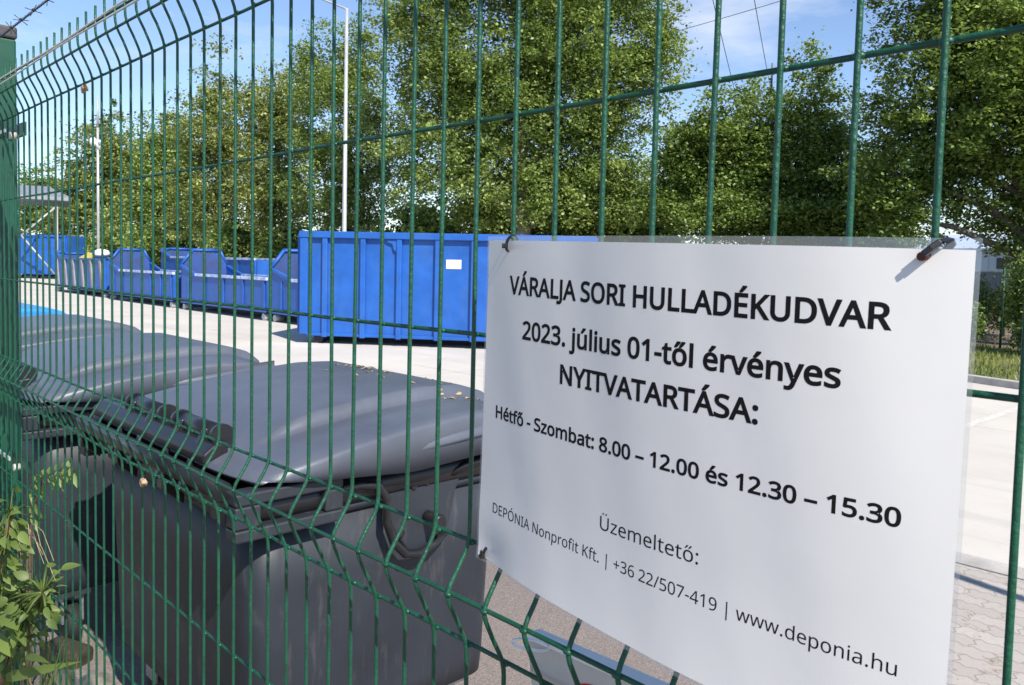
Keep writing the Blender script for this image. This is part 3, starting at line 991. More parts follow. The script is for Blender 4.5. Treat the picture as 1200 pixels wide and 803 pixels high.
def floodlight_mast():
    D = 50
    base = at(115.5, 320, D); base.z = 0
    z1 = at(116, 150, D).z; z2 = at(116, 113, D).z; zc = at(116, 168, D).z
    root = empty('floodlight_mast', base, 'slim white mast with two white floodlights, behind the skips', 'mast')
    MB().tube([(0, 0, 0), (0, 0, z1)], [.08, .065], 12).build('pole', M['lampgrey'], root)
    MB().tube([(0, 0, z1), (0, 0, z2)], [.055, .04], 8).build('antenna', M['lampgrey'], root)
    for sx in (-1, 1):
        c = rgt*(.17*sx-.08)+Vector((0, 0, zc-base.z))
        b = MB()
        vs = []
        for i in range(7):
            for j in range(12):
                th, ph = math.pi*i/6, 2*math.pi*j/12
                vs.append((c.x+.19*math.sin(th)*math.cos(ph), c.y+.19*math.sin(th)*math.sin(ph), c.z+.26*math.cos(th)-.08*sx))
        b.add(vs, [(i*12+j, i*12+(j+1) % 12, (i+1)*12+(j+1) % 12, (i+1)*12+j) for i in range(6) for j in range(12)], True)
        b.build('floodlight', M['white'], root)
    MB().box((-.35, -.06, zc-.05), (.35, .06, zc+.05)).build('bracket', M['lampgrey'], root)


floodlight_mast()
for k, (a, bq, da, db, lab) in enumerate((
        ((700, 62), (1010, -28), 60, 55, 'thin overhead wire rising to the right, beside the small cloud'),
        ((826, -40), (872, 150), 40, 70, 'thin steep overhead wire nearer the tallest tree'),
        ((877, -40), (908, 130), 40, 70, 'thin steep overhead wire further from the tallest tree'),
        ((960, 122), (1100, 88), 60, 55, 'thin overhead wire low beside the overhanging tree'))):
    A, B = at(*a, da), at(*bq, db)
    pts = []
    for i in range(-6, 19):
        f = i/12
        p = A.lerp(B, f); p.z -= .12*math.sin(math.pi*min(1, max(0, f)))
        pts.append(p)
    tag(MB().tube(pts, .022, 5, False).build('overhead_wire', M['dark_wire']), lab, 'wire', 'overhead wires')


# ------------------------------------------------------------------ wheeled waste containers
def rrect(hx, y0, y1, z, r, n=6):
    pts = []
    for cx_, cy_, a0 in ((hx-r, y1-r, 0), (-hx+r, y1-r, 90), (-hx+r, y0+r, 180), (hx-r, y0+r, 270)):
        for k in range(n+1):
            a = math.radians(a0+90*k/n)
            pts.append((cx_+r*math.cos(a), cy_+r*math.sin(a), z))
    return pts


def loft(b, loops, cap0=True, cap1=True, smooth=True):
    n = len(loops[0])
    vs = [p for L_ in loops for p in L_]
    fs = [(i*n+k, i*n+(k+1) % n, (i+1)*n+(k+1) % n, (i+1)*n+k) for i in range(len(loops)-1) for k in range(n)]
    b.add(vs, fs, smooth)
    base = len(b.v)-len(vs)
    if cap0: b.f.append(tuple(base+k for k in range(n-1, -1, -1))); b.sm.append(False)
    if cap1: b.f.append(tuple(base+(len(loops)-1)*n+k for k in range(n))); b.sm.append(False)


def interp(x, xs, ys):
    return float(np.interp(x, xs, ys))


def make_bin(loc, label, lidmat):
    root = empty('waste_container', loc, label, 'wheeled bin', 'wheeled bins in a row behind the fence')
    # body with soft corners and slight taper
    b = MB()
    loft(b, [rrect(.50, .09, .88, .265, .06), rrect(.575, .03, .945, .285, .08), rrect(.583, .022, .95, .36, .085), rrect(.596, .006, .965, .80, .09), rrect(.602, .0, .97, 1.0, .09)])
    loft(b, [rrect(.612, -.012, .982, 1.003, .09), rrect(.617, -.016, .986, 1.03, .09)], True, True)
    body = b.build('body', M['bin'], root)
    # rim that carries the lid
    b = MB()
    loft(b, [rrect(.625, -.03, .99, 1.033, .09), rrect(.642, -.05, 1.005, 1.05, .10), rrect(.642, -.05, 1.005, 1.105, .10), rrect(.60, -.01, .97, 1.108, .08)], True, True)
    b.build('rim', M['bindark'], root)
    # lid
    nx, ny = 110, 40
    hx, y0, y1 = .688, -.035, 1.085
    cy_, hy = (y0+y1)/2, (y1-y0)/2
    top = [[None]*(ny+1) for _ in range(nx+1)]
    ys = [-.04, .03, .12, .3, .5, .72, .9, 1.02, 1.09]
    zs = [1.172, 1.192, 1.211, 1.244, 1.270, 1.286, 1.280, 1.245, 1.20]
    yl = [-.04, .15, .5, .8, 1.0, 1.09]
    zl = [1.160, 1.142, 1.112, 1.128, 1.15, 1.155]

    def plan(u, v):
        return hx*u*(1-.075*abs(v)**9), cy_+hy*v*(1-.075*abs(u)**9)

    def warp(i, n_):
        t_ = 2*i/n_-1
        return math.copysign(abs(t_)**.80, t_)
    vs = []
    for i in range(nx+1):
        for j in range(ny+1):
            u, v = warp(i, nx), warp(j, ny)
            x, y = plan(u, v)
            z = interp(y, ys, zs)
            ax = abs(x)
            st = min(1, max(0, (.460-ax)/.03)); st = st*st*(3-2*st)
            fy = min(1, max(0, (y-.05)/.22)); fy = fy*fy*(3-2*fy)
            z += .042*st*fy
            # shallow dish along the middle of each end panel
            e = max(0, 1-((ax-.60)/.06)**2)
            z -= .006*e*fy
            z -= .022*abs(u)**14+.012*abs(v)**14
            vs.append((x, y, z))
    fs = [(i*(ny+1)+j, (i+1)*(ny+1)+j, (i+1)*(ny+1)+j+1, i*(ny+1)+j+1) for i in range(nx) for j in range(ny)]
    ring = [(i, 0) for i in range(nx+1)]+[(nx, j) for j in range(1, ny+1)]+[(i, ny) for i in range(nx-1, -1, -1)]+[(0, j) for j in range(ny-1, 0, -1)]
    base = len(vs); k = len(ring)
    for lev in range(3):
        for (i, j) in ring:
            u, v = warp(i, nx), warp(j, ny)
            x, y = plan(u, v)
            zb_ = interp(y, yl, zl)
            zt_ = vs[i*(ny+1)+j][2]
            s = (1.006, 1.012, .97)[lev]
            z = (zt_-.012, zb_, zb_+.004)[lev]
            vs.append((x*s, cy_+(y-cy_)*s, z))
    idx = [i*(ny+1)+j for i, j in ring]
    for a in range(k):
        a2 = (a+1) % k
        fs.append((idx[a], idx[a2], base+a2, base+a))
        for lev in range(2):
            fs.append((base+lev*k+a, base+lev*k+a2, base+(lev+1)*k+a2, base+(lev+1)*k+a))
    b = MB(); b.add(vs, fs, True)
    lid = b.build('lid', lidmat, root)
    # lift grips: overhanging lips on both ends of the lid
    for sx in (-1, 1):
        g = MB(); q = []
        N = 16
        for k_ in range(N+1):
            f = k_/N
            y = .50+.54*f
            s = math.sin(math.pi*f)**.7
            zc = 1.170+.040*f
            q.append([(sx*.684, y, zc+.052), (sx*(.690+.013*s), y, zc+.010), (sx*(.690+.013*s), y, zc+.002), (sx*.690, y, zc-.002)])
        vs2 = [p for r_ in q for p in r_]
        fs2 = [(i*4+j, i*4+(j+1) % 4, (i+1)*4+(j+1) % 4, (i+1)*4+j) for i in range(N) for j in range(4)]
        g.add(vs2, fs2, True); g.build('lift_grip', lidmat, lid)
    # hinges with rods on the fence side
    for xa, xb in ((.06, .36), (-.36, -.06)):
        h = MB(); h.tube([(xa, .028, 1.232), (xb, .028, 1.232)], .030, 16)
        for x in (xa, xb):
            h.tube([(x-.012, .028, 1.232), (x+.012, .028, 1.232)], .036, 16)
        h = h.build('hinge_rod', M['bindark'], root)
        for x in (xa+.06, xb-.06):
            q = MB(); q.prism([(-.085, 1.07), (-.02, 1.06), (.05, 1.20), (.05, 1.235), (.0, 1.25), (-.03, 1.20)], 'x', x-.014, x+.014)
            q.build('hinge_arm', M['bindark'], h, bevel=.004)
    # lifting rail on the fence side
    q = MB(); q.tube([(-.61, -.082, 1.135), (.61, -.082, 1.135)], .027, 14); q.build('lifting_rail', M['bindark'], root)
    q = MB(); q.prism([(-.048, 1.160), (.030, 1.185), (.030, 1.222), (-.015, 1.215), (-.048, 1.190)], 'x', -.60, .40); q.build('hinge_shade_strip', M['bindark'], root, bevel=.006)  # dark strip added to shade out the lid's bright hinge edge
    for x in (-.585, -.2, .2, .585):
        q = MB(); q.prism([(-.10, 1.06), (-.03, 1.00), (-.018, 1.12), (-.09, 1.13)], 'x', x-.02, x+.02); q.build('rail_bracket', M['bindark'], root, bevel=.004)
    # end fittings: corner bracket with a slot, trunnion plate, trunnion, guard
    for sx in (-1, 1):
        X0_, X1_ = sx*.604, sx*.668
        lo, hi = min(X0_, X1_), max(X0_, X1_)
        q = MB()
        q.box((lo, -.075, 1.10), (hi, .26, 1.135)); q.box((lo, -.075, 1.0), (hi, .26, 1.035))
        q.box((lo, -.075, 1.036), (hi, -.0, 1.099)); q.box((lo, .20, 1.036), (hi, .26, 1.099))
        cb_ = q.build('corner_bracket', M['bin'], root, bevel=.006)
        q = MB(); q.box((min(sx*.6045, sx*.622), .001, 1.037), (max(sx*.6045, sx*.622), .199, 1.098)); q.build('slot_shade', M['black'], cb_)  # black plate stands in for the shade inside the opening
        lo2, hi2 = min(sx*.603, sx*.628), max(sx*.603, sx*.628)
        q = MB(); q.prism([(.43, 1.10), (.78, 1.10), (.73, 1.0), (.70, .88), (.62, .815), (.53, .83), (.46, .93)], 'x', lo2, hi2)
        pl_ = q.build('trunnion_plate', M['bin'], root, bevel=.008)
        for (y, z) in ((.548, 1.046), (.60, 1.052), (.50, .90), (.66, .90)):
            MB().cyl((sx*.626, y, z), (sx*.636, y, z), .012, 10).build('bolt', M['bindark'], pl_)
        MB().tube([(sx*.60, .608, .93), (sx*.70, .608, .93), (sx*.702, .608, .93)], [.023, .023, .018], 18).build('trunnion', M['bindark'], root)
        q = MB(); q.tube([(sx*.635, .24, 1.088), (sx*.65, .33, 1.090), (sx*.655, .395, 1.078), (sx*.655, .425, 1.03), (sx*.655, .425, .96), (sx*.655, .455, .885), (sx*.655, .50, .838), (sx*.65, .56, .825), (sx*.645, .62, .836), (sx*.635, .68, .868)], .014, 10)
        q.build('trunnion_guard', M['black'], root)
        q = MB(); q.tube([(sx*.63, .70, 1.06), (sx*.648, .75, 1.085), (sx*.65, .85, 1.095), (sx*.645, .93, 1.08)], .014, 8); q.build('end_handle', M['bindark'], root)
    # castors
    for sx in (-1, 1):
        for y in (.16, .80):
            q = MB(); q.box((sx*.46-.07, y-.07, .245), (sx*.46+.07, y+.07, .268)); q.box((sx*.46-.05, y-.045, .12), (sx*.46+.05, y-.036, .244)); q.box((sx*.46-.05, y+.036, .12), (sx*.46+.05, y+.045, .244))
            f = q.build('castor_fork', M['steel'], root)
            MB().tube([(sx*.46, y-.03, .10), (sx*.46, y-.026, .10), (sx*.46, y+.026, .10), (sx*.46, y+.03, .10)], [.07, .10, .10, .07], 20).build('wheel', M['rubber'], f)
    return root


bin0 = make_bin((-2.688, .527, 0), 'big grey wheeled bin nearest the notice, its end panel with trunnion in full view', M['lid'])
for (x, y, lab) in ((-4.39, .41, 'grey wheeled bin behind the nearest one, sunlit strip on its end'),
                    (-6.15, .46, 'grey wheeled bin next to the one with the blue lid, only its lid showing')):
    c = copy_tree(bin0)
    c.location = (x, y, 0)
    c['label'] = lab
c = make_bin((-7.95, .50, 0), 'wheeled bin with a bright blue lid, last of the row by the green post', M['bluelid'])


# ------------------------------------------------------------------ the green mesh fence with folds
X0F = .4934
WR = .0022
D_FOLD = -.028
PROF = [(D_FOLD*.92, .507), (D_FOLD*.92, .455), (D_FOLD*.45, .430), (0, .402), (0, -.200), (D_FOLD*.5, -.222), (D_FOLD, -.243), (D_FOLD*.5, -.272), (0, -.300), (0, -.900), (D_FOLD, -.943), (0, -1.0), (0, -1.52)]


def soften(pts, r=.012):
    """round the corners of a polyline"""
    out = [pts[0]]
    for a, b_, c_ in zip(pts[:-2], pts[1:-1], pts[2:]):
        d1 = (a-b_); d2 = (c_-b_)
        if d1.length < 1e-6 or d2.length < 1e-6 or abs(d1.normalized().dot(d2.normalized())+1) < .02:
            out.append(b_); continue
        k = min(r, d1.length*.45, d2.length*.45)
        p, q = b_+d1.normalized()*k, b_+d2.normalized()*k
        for t_ in (0, .33, .67, 1):
            out.append(p*(1-t_)**2+b_*(2*t_*(1-t_))+q*t_**2)
    out.append(pts[-1])
    return out


fence = empty('mesh_fence', (-1.1, 0, 0), 'near green welded mesh fence with folds, the notice tied to it', 'fence')
ox = -1.1
I0, I1 = -11, 46
for i in range(I0, I1+1):
    x = X0F-(53.2-i)*.05
    jit = rng.normal()*.0006
    ph_ = rng.random()*6.28; am = .0009*rng.normal()
    pts = [Vector((x-ox+jit+am*math.sin(z*5+ph_), y+rng.normal()*.0004, z+CZ)) for y, z in PROF]
    MB().tube(soften(pts), WR, 8).build('vertical_wire', M['wire'], fence)
xa, xb = X0F-(53.2-I0)*.05-.02, X0F-(53.2-I1)*.05+.02
for (y, z) in ((D_FOLD*.92, .482), (D_FOLD*.9, .452), (0, .400), (0, .200), (0, 0), (0, -.200), (D_FOLD, -.243), (0, -.300), (0, -.500), (0, -.700), (0, -.900), (D_FOLD, -.943), (0, -1.0), (0, -1.2), (0, -1.4), (0, -1.5)):
    pts = [Vector((xa-ox+(xb-xa)*k/12, y+WR*1.8+.0008*math.sin(k*1.7+z*9), z+CZ+.0010*math.sin(k*2.1+z*20))) for k in range(13)]
    hb = MB(); hb.tube(pts, WR, 8)
    for i in range(I0, I1+1):
        x = X0F-(53.2-i)*.05-ox
        yy = y+WR*.9
        hb.tube([(x-.0042, yy+.0006, z+CZ), (x-.002, yy, z+CZ), (x+.002, yy, z+CZ), (x+.0042, yy+.0006, z+CZ)], [.0012, .00245, .00245, .0012], 6)
    hb.build('horizontal_wire', M['wire'], fence)

# square post with cap and clamps
post = empty('fence_post', (-2.722, .060, 0), 'square green fence post with a grey cap and panel clamps', 'post')
b = MB(); b.box((-.055, -.040, -.05), (.055, .040, CZ+.672)); b.build('shaft', M['post'], post, bevel=.005)
b = MB(); b.box((-.058, -.043, CZ+.674), (.058, .043, CZ+.708)); b.build('cap', M['cap'], post, bevel=.006)
for z in (.372, -.468):
    b = MB(); b.box((.30, -.036, CZ+z-.017), (.455, -.030, CZ+z+.017)); b.box((-.05, -.050, CZ+z-.006), (.299, -.041, CZ+z+.006))
    cl = b.build('clamp', M['post'], post, bevel=.002)
    b = MB(); b.box((-.05, -.0535, CZ+z-.001), (.35, -.0505, CZ+z+.008)); b.build('strap', M['pale_wire'], cl)
    MB().tube([(.385, -.052, CZ+z-.012), (.385, -.037, CZ+z-.012)], .0095, 6).build('bolt', M['pale_wire'], cl)
MB().box((-.02, -.055, CZ+.64), (.02, -.044, CZ+.72)).build('wire_holder', M['cap'], post)

# barbed wire above the panel
bw = empty('barbed_wire', (-2.4, .012, CZ+.622), 'rusty dark barbed wire strung above the fence from the post cap', 'barbed wire')
pts = [Vector((x, .0+.003*math.sin(x*9), .004*math.sin(x*5))) for x in np.linspace(-.6, 2.6, 60)]
tw = MB()
for ph in (0, math.pi):
    pp = [p+Vector((0, .0022*math.cos(p.x*300+ph), .0022*math.sin(p.x*300+ph))) for p in [pts[0].lerp(pts[-1], k/500) for k in range(501)]]
    tw.tube(pp, .0013, 5, False)
tw.build('strand', M['dark_wire'], bw)
for k in range(18):
    x = -.25+k*.105+rng.normal()*.006
    b = MB()
    for a in (rng.random()*3, rng.random()*3+1.5):
        d = Vector((.35*rng.normal(), math.cos(a), math.sin(a))).normalized()*.017
        b.tube([Vector((x, 0, 0))-d, Vector((x, 0, 0))+d], [.0004, .0013][::1] if False else .0010, 5)
    b.tube([(x-.004, .003, 0), (x, 0, .0035), (x+.004, -.003, 0)], .0022, 6)
    b.build('barb', M['dark_wire'], bw)

# pale twin cable along the top fold
tc_ = empty('twin_cable', (-2.4, -.036, CZ+.462), 'pair of pale cables strung along the top fold of the fence', 'cable')
for dz in (0, .0085):
    pts = [Vector((x, .002*math.sin(x*3), dz+.004*math.sin(x*1.8)-.002*math.sin(x*7+dz*400))) for x in np.linspace(-.5, 2.5, 50)]
    MB().tube(pts, .0016, 8).build('strand', M['pale_wire'], tc_)

# snails on the wires


def snail(loc, label, s=1.0):
    b = MB()
    pts, rs = [], []
    for k in range(46):
        a = k/45*2*math.pi*2.6
        r = .0075*math.exp(-a*.13)
        pts.append(Vector((r*math.cos(a), -.004-.0035*(a/16), r*math.sin(a)))*s)
        rs.append((.0052*math.exp(-a*.115))*s)
    b.tube(pts, rs, 9)
    root = empty('snail', loc, label, 'snail', 'snail shells on the fence wires')
    b.build('shell', M['shell'], root)
    q = MB(); q.tube([(.007*s, -.001, -.002*s), (.010*s, -.002, .004*s), (.008*s, -.003, .010*s)], [.003*s, .0032*s, .001*s], 7); q.build('foot', M['straw'], root)
    return root


snail(on_y(101, 106, -.002), 'brown snail shell stuck high on a wire under the top fold')
snail(on_y(170, 566, -.012), 'pale brown snail shell below the lower fold, before the dark bin', .9)


# ------------------------------------------------------------------ the laminated notice
TL, TR, BL, BR = (-.5405, .0915), (-.1395, .0868), (-.5460, -.2055), (-.1375, -.2235)


def S(u, v, off=0):
    """point on the bowed sheet; u left-right, v bottom-top (0..1)"""
    x = (BL[0]*(1-u)+BR[0]*u)*(1-v)+(TL[0]*(1-u)+TR[0]*u)*v
    z = (BL[1]*(1-u)+BR[1]*u)*(1-v)+(TL[1]*(1-u)+TR[1]*u)*v
    uc = min(1, max(0, u)); vc = min(1, max(0, v))
    y = -.009-.024*math.sin(math.pi/2*min(1, uc/.62))
    e = max(0, (uc-.62)/.38)
    y += (.009+.018*vc)*e*e
    y += .0007*math.sin(u*19+v*2.5)*(.4+.6*vc)+.00012*math.sin(u*41+v*9)
    y += .004*math.exp(-((u-.05)**2+(v-.02)**2)/.006)
    y -= .004*(max(0, .3-vc)/.3)**2
    return Vector((x, y-off, z+CZ))


def inv(x, z):
    u, v = .5, .5
    for _ in range(12):
        p = S(u, v)
        v += (z-(p.z-CZ))/.30
        u += (x-p.x)/.408
    return u, v


notice = empty('notice_sheet', S(.5, .5), 'laminated white paper notice with opening hours tied to the fence', 'notice')
no = Vector(notice.location)


def sheet_grid(ua, ub, va, vb, off, nu=60, nv=30):
    tv = lambda u, v: v if v in (0, 1) or v < .5 else v-.009*u
    vs = [S(ua+(ub-ua)*i/nu, va+(tv(ua+(ub-ua)*i/nu, vb)-va)*j/nv if va < .5 else tv(ua+(ub-ua)*i/nu, va)+(vb-tv(ua+(ub-ua)*i/nu, va))*j/nv, off)-no for i in range(nu+1) for j in range(nv+1)]
    fs = [(i*(nv+1)+j, (i+1)*(nv+1)+j, (i+1)*(nv+1)+j+1, i*(nv+1)+j+1) for i in range(nu) for j in range(nv)]
    return vs, fs


MU, MV, MVB = .006, .012, .012                # clear film margins
b = MB(); vs, fs = sheet_grid(MU, 1-MU*1.1, MVB, 1-MV, 0); b.add(vs, fs, True)
b.build('paper', M['paper'], notice)
b = MB()
for q in ((0, MU, 0, 1), (1-MU*1.1, 1, 0, 1), (MU, 1-MU*1.1, 0, MVB), (MU, 1-MU*1.1, 1-MV, 1)):
    vs, fs = sheet_grid(*q, 0, 60 if q[1]-q[0] > .5 else 2, 30 if q[3]-q[2] > .5 else 2); b.add(vs, fs, True)
b.build('laminate_edge', M['film'], notice)


